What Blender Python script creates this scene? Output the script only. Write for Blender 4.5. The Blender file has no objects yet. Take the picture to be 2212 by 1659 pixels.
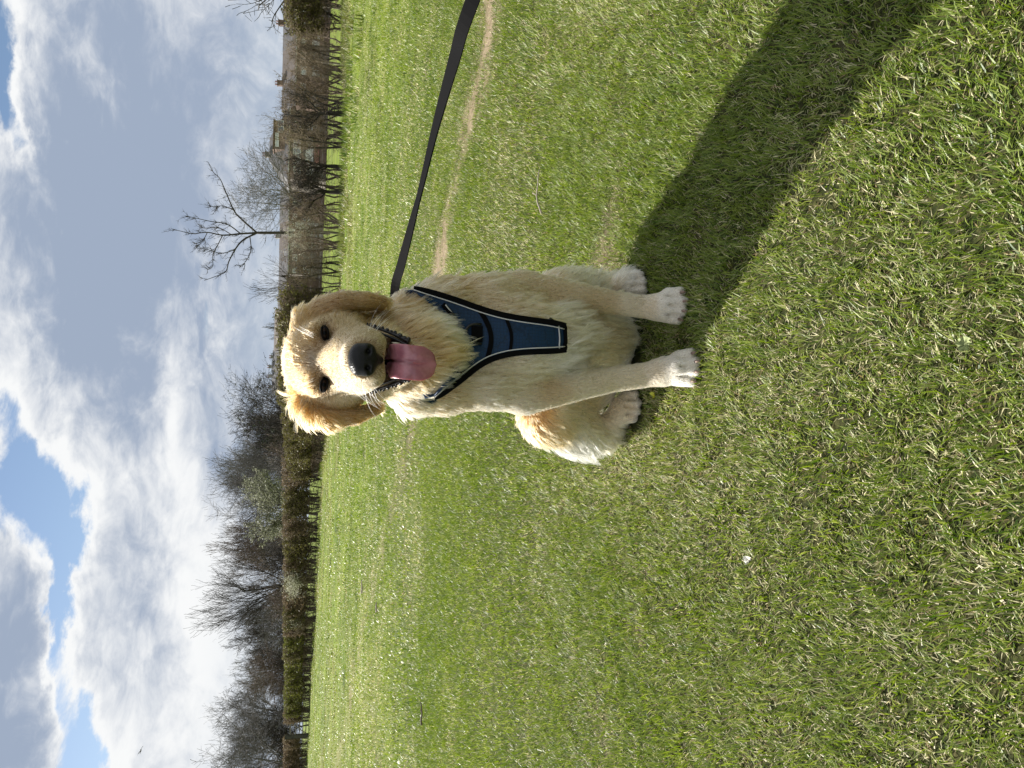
import bpy, math, random
import numpy as np
from mathutils import Matrix, Vector
from mathutils.kdtree import KDTree

random.seed(7)
RNG = np.random.default_rng(11)
sc = bpy.context.scene
COL = sc.collection
PI = math.pi

# ---------------------------------------------------------------- camera
# The phone was held upright and the file lies on its side, so the camera is rolled by 90 degrees.
# (u, v) below are pixels of the photograph turned upright (1659 wide, 2212 high).
F = 1661.0
CU, CV = 829.5, 1106.0
CAM_H = 0.72
PITCH = math.radians(14.6)
ROLL = math.radians(1.7)
_c, _s = math.cos(ROLL), math.sin(ROLL)

def ray(u, v):
    a = (u - CU) / F
    b = -(v - CV) / F
    r = a * _c - b * _s
    up = a * _s + b * _c
    return np.array([r, math.cos(PITCH) + up * math.sin(PITCH), -math.sin(PITCH) + up * math.cos(PITCH)])

def W(u, v, Y):
    d = ray(u, v)
    return np.array([0, 0, CAM_H]) + d * (Y / d[1])

def gnd(u, v, z=0.0):
    d = ray(u, v)
    return np.array([0, 0, CAM_H]) + d * ((z - CAM_H) / d[2])

def proj(P):
    P = np.asarray(P, float) - np.array([0, 0, CAM_H])
    f = P[..., 1] * math.cos(PITCH) - P[..., 2] * math.sin(PITCH)
    up = P[..., 1] * math.sin(PITCH) + P[..., 2] * math.cos(PITCH)
    r = P[..., 0] / f
    up = up / f
    return CU + (r * _c + up * _s) * F, CV - (-r * _s + up * _c) * F

fwd = Vector((0, math.cos(PITCH), -math.sin(PITCH)))
up0 = Vector((0, math.sin(PITCH), math.cos(PITCH)))
rt0 = Vector((1, 0, 0))
rt = rt0 * _c + up0 * _s
upv = -rt0 * _s + up0 * _c
cam_d = bpy.data.cameras.new('camera')
cam_d.sensor_width = 36.0
cam_d.lens = 36.0 * F / 2212.0
cam_d.clip_start = 0.05
cam_d.clip_end = 6000
cam = bpy.data.objects.new('camera', cam_d)
COL.objects.link(cam)
cx, cy, cz = -upv, rt, -fwd
cam.matrix_world = Matrix(((cx.x, cy.x, cz.x, 0), (cx.y, cy.y, cz.y, 0), (cx.z, cy.z, cz.z, CAM_H), (0, 0, 0, 1)))
sc.camera = cam

# ---------------------------------------------------------------- view / render
sc.view_settings.view_transform = 'Standard'
sc.view_settings.look = 'None'
sc.view_settings.gamma = 1.0
sc.view_settings.exposure = 1.0
sc.view_settings.use_curve_mapping = False
sc.render.engine = 'CYCLES'
sc.cycles.use_denoising = True
sc.cycles.max_bounces = 16
sc.cycles.transparent_max_bounces = 8
sc.cycles.diffuse_bounces = 3
sc.cycles.glossy_bounces = 3
sc.cycles.transmission_bounces = 16
sc.cycles.caustics_reflective = False
sc.cycles.caustics_refractive = False
sc.cycles.sample_clamp_indirect = 4.0
sc.cycles_curves.shape = 'RIBBONS'

# ---------------------------------------------------------------- sun
SUN_AZ = math.radians(-49)      # to the left of straight ahead, behind the dog
SUN_EL = math.radians(42)
sdir = Vector((math.sin(SUN_AZ) * math.cos(SUN_EL), math.cos(SUN_AZ) * math.cos(SUN_EL), math.sin(SUN_EL)))
sl = bpy.data.lights.new('sun', 'SUN')
sl.energy = 5.0
sl.angle = math.radians(0.55)
sl.color = (1.0, 0.955, 0.88)
so = bpy.data.objects.new('sun', sl)
COL.objects.link(so)
so.rotation_euler = sdir.to_track_quat('Z', 'Y').to_euler()
so.location = (-3, 5, 6)

# ---------------------------------------------------------------- node helpers
class NT:
    def __init__(s, tree):
        s.t = tree
        s.n = tree.nodes
        s.n.clear()
    def new(s, typ, **kw):
        n = s.n.new(typ)
        for k, v in kw.items():
            setattr(n, k, v)
        return n
    def link(s, a, b):
        s.t.links.new(a, b)
    def put(s, sock, v):
        if hasattr(v, 'is_output') or isinstance(v, bpy.types.NodeSocket):
            s.link(v, sock)
        elif v is not None:
            if sock.type in ('RGBA',) and len(v) == 3:
                v = (*v, 1)
            sock.default_value = v
    def m(s, op, a, b=None, c=None, clamp=False):
        n = s.new('ShaderNodeMath', operation=op, use_clamp=clamp)
        s.put(n.inputs[0], a)
        if b is not None: s.put(n.inputs[1], b)
        if c is not None: s.put(n.inputs[2], c)
        return n.outputs[0]
    def mr(s, v, a, b, c=0.0, d=1.0, smooth=True):
        n = s.new('ShaderNodeMapRange', interpolation_type='SMOOTHSTEP' if smooth else 'LINEAR')
        s.put(n.inputs['Value'], v)
        for k, x in (('From Min', a), ('From Max', b), ('To Min', c), ('To Max', d)):
            s.put(n.inputs[k], x)
        return n.outputs[0]
    def noise(s, vec, scale, detail=4, rough=0.55, dist=0.0):
        n = s.new('ShaderNodeTexNoise')
        if vec is not None: s.link(vec, n.inputs['Vector'])
        n.inputs['Scale'].default_value = scale
        n.inputs['Detail'].default_value = detail
        n.inputs['Roughness'].default_value = rough
        n.inputs['Distortion'].default_value = dist
        return n.outputs[0]
    def mix(s, f, a, b):
        n = s.new('ShaderNodeMix', data_type='RGBA')
        s.put(n.inputs[0], f)
        s.put(n.inputs[6], a)
        s.put(n.inputs[7], b)
        return n.outputs[2]
    def vm(s, op, a, b):
        n = s.new('ShaderNodeVectorMath', operation=op)
        s.put(n.inputs[0], a)
        s.put(n.inputs[1], b)
        return n.outputs[0]
    def bump(s, h, strength, dist=0.01):
        n = s.new('ShaderNodeBump')
        s.link(h, n.inputs['Height'])
        n.inputs['Strength'].default_value = strength
        n.inputs['Distance'].default_value = dist
        return n.outputs[0]

def mat(name, color=(0.5, 0.5, 0.5), rough=0.6, fn=None, spec=0.5, **extra):
    m = bpy.data.materials.new(name)
    m.use_nodes = True
    t = NT(m.node_tree)
    o = t.new('ShaderNodeOutputMaterial')
    b = t.new('ShaderNodeBsdfPrincipled')
    b.inputs['Base Color'].default_value = (*color, 1)
    b.inputs['Roughness'].default_value = rough
    b.inputs['Specular IOR Level'].default_value = spec
    for k, v in extra.items():
        b.inputs[k.replace('_', ' ')].default_value = v
    t.link(b.outputs[0], o.inputs[0])
    if fn:
        fn(t, b)
    return m

# ---------------------------------------------------------------- world: Nishita sky with a broken cloud layer
def azel(u, v):
    d = ray(u, v)
    d = d / np.linalg.norm(d)
    return math.atan2(d[0], d[1]), math.asin(d[2])

def build_world():
    w = bpy.data.worlds.new('World')
    sc.world = w
    w.use_nodes = True
    t = NT(w.node_tree)
    out = t.new('ShaderNodeOutputWorld')
    sky = t.new('ShaderNodeTexSky', sky_type='NISHITA')
    sky.sun_disc = False
    sky.sun_elevation = SUN_EL
    sky.sun_rotation = SUN_AZ
    sky.air_density = 1.0
    sky.dust_density = 0.6
    sky.ozone_density = 2.0
    bg1 = t.new('ShaderNodeBackground')
    bg1.inputs[1].default_value = 0.055
    t.link(sky.outputs[0], bg1.inputs[0])
    tc = t.new('ShaderNodeTexCoord')
    d = tc.outputs['Generated']
    sp = t.new('ShaderNodeSeparateXYZ')
    t.link(d, sp.inputs[0])
    az = t.m('ARCTAN2', sp.outputs[0], sp.outputs[1])
    el = t.m('ARCSINE', sp.outputs[2])
    # domain stretched upwards so that far clouds lie flatter
    q = t.vm('MULTIPLY', d, (1.0, 1.0, 1.9))
    wob = t.new('ShaderNodeTexNoise')
    t.link(q, wob.inputs['Vector'])
    wob.inputs['Scale'].default_value = 5.0
    wob.inputs['Detail'].default_value = 3
    qd = t.vm('ADD', q, t.vm('MULTIPLY', t.vm('SUBTRACT', wob.outputs['Color'], (0.5, 0.5, 0.5)), (0.16, 0.16, 0.16)))
    n1 = t.noise(qd, 4.2, 9, 0.58)
    n2 = t.noise(qd, 11.0, 7, 0.62)
    n4 = t.noise(qd, 27.0, 6, 0.62)
    n3 = t.noise(q, 2.6, 3, 0.5)
    # the same noise a little nearer the sun: the difference shades the billows
    o1 = t.vm('ADD', qd, tuple(0.050 * c for c in sdir)); o2 = t.vm('ADD', qd, tuple(0.020 * c for c in sdir))
    e1 = t.m('SUBTRACT', n1, t.noise(o1, 4.2, 9, 0.58)); e2 = t.m('SUBTRACT', n2, t.noise(o2, 11.0, 7, 0.62))
    emb = t.m('ADD', t.m('MULTIPLY', e1, 2.3), t.m('MULTIPLY', e2, 1.2))

    elw = el
    def blobs(lst):
        tot = None
        for (u, v, su, sv, wgt) in lst:
            a0, e0 = azel(u, v)
            x = t.m('MULTIPLY', t.m('SUBTRACT', az, a0), F / su)
            y = t.m('MULTIPLY', t.m('SUBTRACT', elw, e0), F / sv)
            r2 = t.m('MULTIPLY_ADD', x, x, t.m('MULTIPLY', y, y))
            g = t.m('MULTIPLY', t.m('EXPONENT', t.m('MULTIPLY', r2, -1.0)), wgt)
            tot = g if tot is None else t.m('ADD', tot, g)
        return tot
    # clear gaps (negative) and heavy clouds (positive), by direction
    wn = t.new('ShaderNodeSeparateColor')
    wc = t.new('ShaderNodeTexNoise'); t.link(q, wc.inputs['Vector']); wc.inputs['Scale'].default_value = 7.0; wc.inputs['Detail'].default_value = 7; wc.inputs['Roughness'].default_value = 0.62
    t.link(wc.outputs['Color'], wn.inputs[0])
    az = t.m('ADD', az, t.m('MULTIPLY', t.m('SUBTRACT', wn.outputs[0], 0.5), 0.13))
    elw = t.m('ADD', el, t.m('MULTIPLY', t.m('SUBTRACT', wn.outputs[1], 0.5), 0.11))
    B = blobs([(800, 0, 50, 34, -0.45), (700, 40, 62, 50, -0.46), (610, 85, 85, 66, -0.52), (530, 140, 82, 62, -0.52), (455, 165, 55, 40, -0.45), (375, 152, 60, 22, -0.42), (280, 130, 70, 18, -0.42), (180, 142, 75, 24, -0.44), (85, 168, 85, 28, -0.46), (5, 190, 60, 24, -0.35),
               (1580, 5, 110, 45, -0.48), (1440, 20, 90, 26, -0.40), (1345, 45, 40, 16, -0.30),
               (250, 40, 230, 60, 0.32), (1150, 180, 330, 170, 0.42), (830, 200, 110, 80, 0.30), (720, 260, 150, 100, 0.35), (300, 300, 300, 90, 0.36), (1500, 230, 200, 120, 0.30)])
    dens = t.m('ADD', t.m('ADD', t.m('MULTIPLY', t.m('SUBTRACT', n1, 0.5), 1.25), 0.66), B)
    dens = t.m('ADD', dens, t.m('ADD', t.m('MULTIPLY', t.m('SUBTRACT', n2, 0.5), 0.55), t.m('MULTIPLY', t.m('SUBTRACT', n4, 0.5), 0.42)))
    # towards the horizon one looks through many clouds: the cover closes
    dens = t.m('ADD', dens, t.mr(el, 0.02, 0.16, 0.35, 0.0))
    cover = t.mr(dens, 0.26, 0.58)
    thick = t.mr(dens, 0.46, 1.0)
    # brightness: thin edges are white, deep parts blue grey, with billows
    L = blobs([(1180, 220, 380, 150, -0.42), (1400, 420, 300, 90, -0.16), (150, 10, 200, 55, -0.30), (300, 330, 190, 50, -0.20),
               (620, 200, 130, 110, 0.34), (800, 110, 90, 90, 0.25), (560, 400, 200, 45, 0.28), (200, 450, 240, 60, 0.34), (120, 260, 170, 70, 0.30),
               (1500, 90, 130, 60, 0.30), (940, 60, 90, 50, 0.26), (1020, 390, 170, 26, 0.26), (760, 390, 130, 30, 0.24)])
    bill = t.m('ADD', t.m('ADD', t.m('MULTIPLY', t.m('SUBTRACT', n2, 0.5), 0.85), t.m('MULTIPLY', t.m('SUBTRACT', n4, 0.5), 0.30)), t.m('MULTIPLY', t.m('SUBTRACT', n3, 0.5), 0.8))
    br = t.m('ADD', t.m('ADD', t.m('SUBTRACT', 0.86, t.m('MULTIPLY', thick, 0.42)), bill), L)
    br = t.m('ADD', br, t.m('MULTIPLY', emb, t.m('SUBTRACT', 1.0, t.m('MULTIPLY', thick, 0.50))))
    lit = t.mr(br, 0.20, 1.02)
    ccol = t.mix(lit, (0.176, 0.212, 0.276), (0.475, 0.480, 0.482))
    hz = t.mr(el, 0.0, 0.13, 0.55, 0.0)
    ccol = t.mix(hz, ccol, (0.290, 0.330, 0.375))
    bg2 = t.new('ShaderNodeBackground')
    t.link(ccol, bg2.inputs[0])
    bg2.inputs[1].default_value = 1.0
    mx = t.new('ShaderNodeMixShader')
    t.link(cover, mx.inputs[0])
    t.link(bg1.outputs[0], mx.inputs[1])
    t.link(bg2.outputs[0], mx.inputs[2])
    t.link(mx.outputs[0], out.inputs[0])
build_world()

# ---------------------------------------------------------------- object helpers
def tag(o, label=None, cat=None, group=None, kind=None):
    if label: o['label'] = label
    if cat: o['category'] = cat
    if group: o['group'] = group
    if kind: o['kind'] = kind
    return o

def empty(name, loc=(0, 0, 0), rz=0.0):
    o = bpy.data.objects.new(name, None)
    o.empty_display_size = 0.1
    COL.objects.link(o)
    o.location = loc
    o.rotation_euler = (0, 0, rz)
    return o

def mesh(name, verts, faces, smooth=False):
    me = bpy.data.meshes.new(name)
    v = np.asarray(verts, np.float32).reshape(-1, 3)
    if isinstance(faces, np.ndarray):
        n = faces.shape[1]
        me.vertices.add(len(v))
        me.vertices.foreach_set('co', v.ravel())
        me.loops.add(faces.size)
        me.loops.foreach_set('vertex_index', faces.astype(np.int32).ravel())
        me.polygons.add(len(faces))
        me.polygons.foreach_set('loop_start', np.arange(0, faces.size, n, dtype=np.int32))
        me.polygons.foreach_set('loop_total', np.full(len(faces), n, np.int32))
        me.update(calc_edges=True)
    else:
        me.from_pydata(v.tolist(), [], faces)
        me.update()
    if smooth:
        me.polygons.foreach_set('use_smooth', np.ones(len(me.polygons), bool))
    return me

def obj(name, me, m=None, parent=None, world=True):
    """Link a mesh; vertices are world coordinates when world=True even under a parent at another place."""
    o = bpy.data.objects.new(name, me)
    COL.objects.link(o)
    if m is not None and len(me.materials) == 0:
        me.materials.append(m)
    if parent is not None:
        o.parent = parent
        if world:
            p = parent
            off = Vector((0, 0, 0))
            while p is not None:
                if p.type == 'EMPTY':
                    off += Vector(p.location)
                p = p.parent
            if parent.type == 'EMPTY':
                o.matrix_parent_inverse = Matrix.Translation(-off)
    return o

def vcol(me, name, rgb):
    a = me.attributes.new(name, 'FLOAT_COLOR', 'POINT')
    c = np.ones((len(rgb), 4), np.float32)
    c[:, :3] = rgb
    a.data.foreach_set('color', c.ravel())

def box(x0, x1, y0, y1, z0, z1):
    v = [(x, y, z) for z in (z0, z1) for y in (y0, y1) for x in (x0, x1)]
    f = [(0, 2, 3, 1), (4, 5, 7, 6), (0, 1, 5, 4), (2, 6, 7, 3), (0, 4, 6, 2), (1, 3, 7, 5)]
    return v, f

def join(parts):
    V, Fc = [], []
    for v, f in parts:
        b = len(V)
        V += [tuple(x) for x in v]
        Fc += [tuple(i + b for i in q) for q in f]
    return V, Fc

def tube(pts, rad, n=8, cap=True, flat=None):
    """A tube along a polyline. rad: number or list."""
    P = np.asarray(pts, float)
    R = np.full(len(P), rad) if np.isscalar(rad) else np.asarray(rad, float)
    T = np.gradient(P, axis=0)
    T /= np.linalg.norm(T, axis=1)[:, None] + 1e-12
    ref = np.array([0.13, 0.21, 0.97])
    if abs(T[0] @ ref) > 0.9: ref = np.array([1.0, 0.1, 0])
    A = np.cross(T[0], ref); A /= np.linalg.norm(A)
    V, Fc = [], []
    for i in range(len(P)):
        A = A - T[i] * (A @ T[i]); A /= np.linalg.norm(A)
        Bn = np.cross(T[i], A)
        for k in range(n):
            a = 2 * PI * k / n
            V.append(P[i] + R[i] * (math.cos(a) * A + math.sin(a) * Bn))
    for i in range(len(P) - 1):
        for k in range(n):
            Fc.append((i * n + k, i * n + (k + 1) % n, (i + 1) * n + (k + 1) % n, (i + 1) * n + k))
    if cap:
        Fc.append(tuple(range(n))[::-1])
        Fc.append(tuple(range((len(P) - 1) * n, len(P) * n)))
    return V, Fc

def hash2(ix, iy, seed):
    h = (ix.astype(np.int64) * 374761393 + iy.astype(np.int64) * 668265263 + seed * 1442695041) & 0x7fffffff
    h = ((h ^ (h >> 13)) * 1274126177) & 0x7fffffff
    h = (h ^ (h >> 16)) & 0xffff
    return h / 65535.0

def vnoise(x, y, sc_, seed=0, oct_=3):
    x = np.asarray(x, float) / sc_
    y = np.asarray(y, float) / sc_
    tot = np.zeros_like(x); amp = 1.0; nrm = 0.0
    for o in range(oct_):
        ix, iy = np.floor(x), np.floor(y)
        fx, fy = x - ix, y - iy
        fx = fx * fx * (3 - 2 * fx); fy = fy * fy * (3 - 2 * fy)
        a = hash2(ix, iy, seed + o); b = hash2(ix + 1, iy, seed + o)
        c = hash2(ix, iy + 1, seed + o); d = hash2(ix + 1, iy + 1, seed + o)
        tot += amp * ((a * (1 - fx) + b * fx) * (1 - fy) + (c * (1 - fx) + d * fx) * fy)
        nrm += amp; amp *= 0.5
        x = x * 2.03 + 11.7; y = y * 2.03 + 5.3
    return tot / nrm

# ---------------------------------------------------------------- terrain
HEDGE = np.array([(16.5, 29.5), (11.3, 26.9), (9.0, 24.8), (6.9, 23.0), (5.1, 23.4), (3.0, 23.6), (0.6, 27.0), (-2.2, 36.0), (-5.3, 45.8), (-9.4, 48.6),
                  (-15.1, 53.5), (-23.2, 62.8), (-32.9, 71.9), (-46.0, 82.0), (-62.0, 93.0)])
_hx = HEDGE[::-1, 0]; _hy = HEDGE[::-1, 1]

def gz(x, y):
    x = np.asarray(x, float); y = np.asarray(y, float)
    r = np.hypot(x, y - 1.0)
    far = np.clip((r - 2.5) / 8.0, 0, 1)
    z = (vnoise(x, y, 1.7, 3, 3) - 0.5) * 0.10 * far + (vnoise(x, y, 7.0, 5, 2) - 0.5) * 0.22 * far
    hy = np.interp(x, _hx, _hy)
    beyond = np.clip(y - hy - 2.0, 0, 400)
    return z * np.clip(1 - beyond / 20, 0, 1) - 0.0062 * beyond + 0.0

def gzf(x, y):
    return float(gz(np.array([x]), np.array([y]))[0])

PATH = np.array([gnd(1659 - y, x)[:2] for x, y in
                 [(1051, -260), (1051, 0), (1059, 73), (1041, 145), (1017, 236), (1001, 291), (993, 364), (975, 455), (958, 527), (944, 600),
                  (915, 760), (886, 933), (842, 1108), (820, 1195), (789, 1327), (759, 1480), (726, 1659), (708, 1800)]])

def polyd(x, y, P):
    best = np.full(np.shape(x), 1e9)
    for a, b in zip(P[:-1], P[1:]):
        ab = b - a
        t = np.clip(((x - a[0]) * ab[0] + (y - a[1]) * ab[1]) / (ab @ ab), 0, 1)
        best = np.minimum(best, np.hypot(x - a[0] - t * ab[0], y - a[1] - t * ab[1]))
    return best

def wear(x, y):
    """bare earth 0..1: the trodden path and scattered scuffs"""
    d = polyd(x, y, PATH)
    r = np.hypot(x, y)
    wd = np.where(x > 0, 0.15, 0.10) + 0.07 * vnoise(x, y, 0.7, 21, 2) + np.clip(r - 5, 0, 20) * 0.012
    n = vnoise(x, y, 0.25, 8, 3)
    near = np.exp(-(d / wd) ** 2)
    rag = np.clip((vnoise(x, y, 0.12, 33, 3) - 0.18) * 3.4, 0, 1.5)
    p = np.clip(rag * near * np.clip(2.8 * vnoise(x, y, 0.8, 31, 2) - 0.35, 0, 1.5) * (0.35 + n), 0, 1) * np.where(x < -0.1, 0.36, 0.9)
    scuff = np.clip((vnoise(x, y, 0.30, 14, 3) - 0.63) * 7, 0, 1) * 0.75
    sideband = np.clip((vnoise(x * 0.8, y * 1.6, 0.35, 15, 3) - 0.60) * 6, 0, 1) * np.exp(-((y - 2.3) / 0.6) ** 2) * (x > 0.2) * 0.8
    return np.clip(p + scuff * np.clip(1.7 - r * 0.75, 0, 1) + sideband, 0, 1)

def dryness(x, y):
    a = vnoise(x, y, 0.55, 41, 4); b = vnoise(x, y, 3.2, 44, 3)
    r = np.hypot(x, y)
    d = 0.55 * a + 0.45 * b
    return np.clip((d - 0.42) * 4.0, 0, 1)

def ground_fn(t, b):
    geo = t.new('ShaderNodeNewGeometry')
    P = geo.outputs['Position']
    at = t.new('ShaderNodeAttribute', attribute_name='earth')
    sp = t.new('ShaderNodeSeparateColor')
    t.link(at.outputs['Color'], sp.inputs[0])
    n1 = t.noise(P, 2.3, 6, 0.6); n2 = t.noise(P, 55.0, 4, 0.65); n3 = t.noise(P, 0.35, 4, 0.55); n4 = t.noise(P, 9.0, 5, 0.6)
    g = t.mix(t.mr(n4, 0.3, 0.7), (0.050, 0.088, 0.010), (0.110, 0.160, 0.020))
    g = t.mix(t.mr(n3, 0.35, 0.7), g, (0.150, 0.200, 0.022))
    g = t.mix(t.m('MULTIPLY', t.mr(n1, 0.42, 0.75), t.mr(n2, 0.3, 0.7)), g, (0.205, 0.180, 0.085))
    n5 = t.noise(P, 1.15, 4, 0.6)
    g = t.mix(t.mr(n5, 0.56, 0.68, 0.0, 0.75), g, (0.030, 0.055, 0.010))
    n6 = t.noise(P, 0.30, 4, 0.6)
    g = t.mix(t.mr(n6, 0.50, 0.66, 0.0, 0.6), g, (0.150, 0.145, 0.050))
    thatch_shade = t.mix(t.mr(n2, 0.35, 0.7), (0.016, 0.022, 0.007), (0.060, 0.058, 0.022))  # dead grass, its colour darkened so the gaps look shaded
    g = t.mix(sp.outputs[1], g, thatch_shade)
    soil = t.mix(t.mr(n2, 0.3, 0.75), (0.110, 0.080, 0.050), (0.300, 0.230, 0.150))
    soil = t.mix(t.mr(n4, 0.3, 0.7, 0.0, 0.5), soil, (0.34, 0.275, 0.19))
    c = t.mix(t.m('MULTIPLY', sp.outputs[0], 1.0, clamp=True), g, soil)
    t.link(c, b.inputs['Base Color'])
    t.link(t.bump(n2, 0.5, 0.01), b.inputs['Normal'])

def build_ground():
    a1 = np.linspace(math.radians(-50), math.radians(50), 420)
    a2 = np.linspace(math.radians(50), math.radians(310), 90)[1:-1]
    A = np.concatenate([a1, a2])
    R = np.concatenate([np.linspace(0.05, 0.6, 6)[:-1], 0.6 * np.exp(np.linspace(0, math.log(60 / 0.6), 250)), 60 * np.exp(np.linspace(0, math.log(3500 / 60), 40))[1:]])
    rr, aa = np.meshgrid(R, A, indexing='ij')
    x = rr * np.sin(aa); y = rr * np.cos(aa)
    z = gz(x.ravel(), y.ravel()).reshape(x.shape)
    z[rr > 450] = np.minimum(z[rr > 450], -2.0)
    V = np.stack([x, y, z], -1).reshape(-1, 3)
    nr, na = rr.shape
    i, j = np.meshgrid(np.arange(nr - 1), np.arange(na), indexing='ij')
    j2 = (j + 1) % na
    q = np.stack([i * na + j, (i + 1) * na + j, (i + 1) * na + j2, i * na + j2], -1).reshape(-1, 4)[:, ::-1]
    q = q.astype(np.int32)
    me = mesh('meadow_ground', V, q, True)
    c = np.zeros((len(V), 3), np.float32)
    c[:, 0] = wear(V[:, 0], V[:, 1]) * np.clip(1.5 - np.hypot(V[:, 0], V[:, 1]) / 40, 0, 1)
    c[:, 1] = np.clip(1.15 - np.hypot(V[:, 0], V[:, 1]) / 9.0, 0, 1)       # where the dead layer is darkened as shade between nearby blades
    vcol(me, 'earth', c)
    o = obj('meadow_ground', me, mat('meadow_soil', rough=0.95, fn=ground_fn, spec=0.1))
    tag(o, 'short grass meadow with a trodden earth path across it', 'ground', kind='structure')
build_ground()

# ---------------------------------------------------------------- grass
def grass_fn(m):
    m.use_nodes = True
    t = NT(m.node_tree)
    o = t.new('ShaderNodeOutputMaterial')
    at = t.new('ShaderNodeAttribute', attribute_name='tint')
    b = t.new('ShaderNodeBsdfPrincipled')
    t.link(at.outputs['Color'], b.inputs['Base Color'])
    b.inputs['Roughness'].default_value = 0.40
    b.inputs['Specular IOR Level'].default_value = 0.36
    tr = t.new('ShaderNodeBsdfTranslucent')
    hs = t.new('ShaderNodeHueSaturation')
    hs.inputs['Saturation'].default_value = 1.15
    hs.inputs['Value'].default_value = 1.6
    t.link(at.outputs['Color'], hs.inputs['Color'])
    t.link(hs.outputs[0], tr.inputs['Color'])
    mx = t.new('ShaderNodeMixShader')
    mx.inputs[0].default_value = 0.33
    t.link(b.outputs[0], mx.inputs[1])
    t.link(tr.outputs[0], mx.inputs[2])
    t.link(mx.outputs[0], o.inputs[0])
M_GRASS = bpy.data.materials.new('grass_blades')
grass_fn(M_GRASS)

NOGRASS = []          # discs (x, y, r) where the dog stands and sits

def blades(x, y, n_seg, hmin, hmax, wid, seed, lean_lo=0.15, lean_hi=1.25, tuft=True):
    rng = np.random.default_rng(seed)
    w = wear(x, y); dry = dryness(x, y)
    keep = rng.random(len(x)) > w * 0.93
    for (cx_, cy_, r_) in NOGRASS:
        keep &= np.hypot(x - cx_, y - cy_) > r_
    x, y, dry, w = x[keep], y[keep], dry[keep], w[keep]
    n = len(x)
    hn = vnoise(x, y, 0.16, 61, 2) * 0.6 + vnoise(x, y, 1.1, 62, 2) * 0.4
    r = np.hypot(x, y)
    straw = rng.random(n) < 0.21 + 0.46 * dry + 0.4 * w
    brown = straw & (rng.random(n) < 0.22)
    L = (hmin + (hmax - hmin) * np.clip(rng.beta(2, 3.2, n) * 0.7 + hn * 0.55 - 0.05, 0, 1)) * (1 - 0.45 * w)
    L = np.where(straw, L * 0.75, L)
    th = lean_lo + (lean_hi - lean_lo) * rng.random(n) ** 0.8
    th = np.where(straw, np.minimum(th + 0.35, 1.45), th)
    ph0 = vnoise(x, y, 0.10, 71, 1) * 4 * PI
    ph = ph0 + rng.normal(0, 1.3, n)
    bend = rng.uniform(0.0, 0.45, n)
    wd = wid * rng.uniform(0.6, 1.35, n) * np.where(straw, 0.85, 1.0)
    # colours
    g1 = np.array([0.044, 0.086, 0.010]); g2 = np.array([0.138, 0.186, 0.028]); g3 = np.array([0.250, 0.282, 0.082])
    k = np.clip(rng.normal(0.45, 0.27, n) + 0.28 * (vnoise(x, y, 1.6, 81, 3) - 0.5) + 0.12 * (dry - 0.4), 0, 1)[:, None]
    cg = np.where(k < 0.5, g1 + (g2 - g1) * k * 2, g2 + (g3 - g2) * (k * 2 - 1))
    cg = cg * 1.20
    clump = np.clip((vnoise(x, y, 0.8, 91, 3) - 0.60) * 8, 0, 1) * np.clip((r - 5) / 8, 0, 1)
    cg = cg * (1 - 0.5 * clump)[:, None]
    olive = np.clip((vnoise(x, y * 0.5, 3.0, 95, 3) - 0.48) * 5, 0, 1) * np.clip((r - 8) / 10, 0, 1) * 0.55
    cg = cg * (1 - olive)[:, None] + np.array([0.155, 0.150, 0.052]) * olive[:, None]
    cs = np.array([0.64, 0.59, 0.37]) * rng.uniform(0.65, 1.2, n)[:, None]
    cb = np.array([0.28, 0.21, 0.11]) * rng.uniform(0.6, 1.3, n)[:, None]
    c = np.where(straw[:, None], np.where(brown[:, None], cb, cs), cg)
    base = np.stack([x, y, gz(x, y) - 0.002], -1)
    hd = np.stack([np.cos(ph), np.sin(ph), np.zeros(n)], -1)
    sd_ang = ph + PI / 2 + rng.normal(0, 0.6, n)
    sd = np.stack([np.cos(sd_ang), np.sin(sd_ang), np.zeros(n)], -1)
    up = np.array([0, 0, 1.0])
    rows = []
    p = base.copy()
    if n_seg == 1:
        d = hd * np.sin(th)[:, None] + up * np.cos(th)[:, None]
        V = np.stack([p - sd * wd[:, None] / 2, p + sd * wd[:, None] / 2, p + d * L[:, None]], 1)
        Fa = np.arange(n * 3, dtype=np.int32).reshape(n, 3)
        C = np.repeat(c, 3, 0)
        return V.reshape(-1, 3), Fa, C
    prof = {2: [1.0, 0.8, 0.0], 3: [0.8, 1.0, 0.75, 0.0]}[n_seg]
    pts = [p]
    for s in range(n_seg):
        a = np.minimum(th + bend * s * 0.9, 1.72)
        d = hd * np.sin(a)[:, None] + up * np.cos(a)[:, None]
        p = p + d * (L / n_seg)[:, None]
        p[:, 2] = np.maximum(p[:, 2], base[:, 2] + 0.003)
        pts.append(p)
    nv = 2 * n_seg + 1
    V = np.empty((n, nv, 3))
    for s in range(n_seg):
        V[:, 2 * s] = pts[s] - sd * (wd * prof[s] / 2)[:, None]
        V[:, 2 * s + 1] = pts[s] + sd * (wd * prof[s] / 2)[:, None]
    V[:, nv - 1] = pts[-1]
    tri = []
    for s in range(n_seg - 1):
        tri += [(2 * s, 2 * s + 1, 2 * s + 3), (2 * s, 2 * s + 3, 2 * s + 2)]
    tri.append((nv - 3, nv - 2, nv - 1))
    tri = np.array(tri)
    Fa = (np.arange(n)[:, None, None] * nv + tri[None]).reshape(-1, 3).astype(np.int32)
    return V.reshape(-1, 3), Fa, np.repeat(c, nv, 0)

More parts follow.
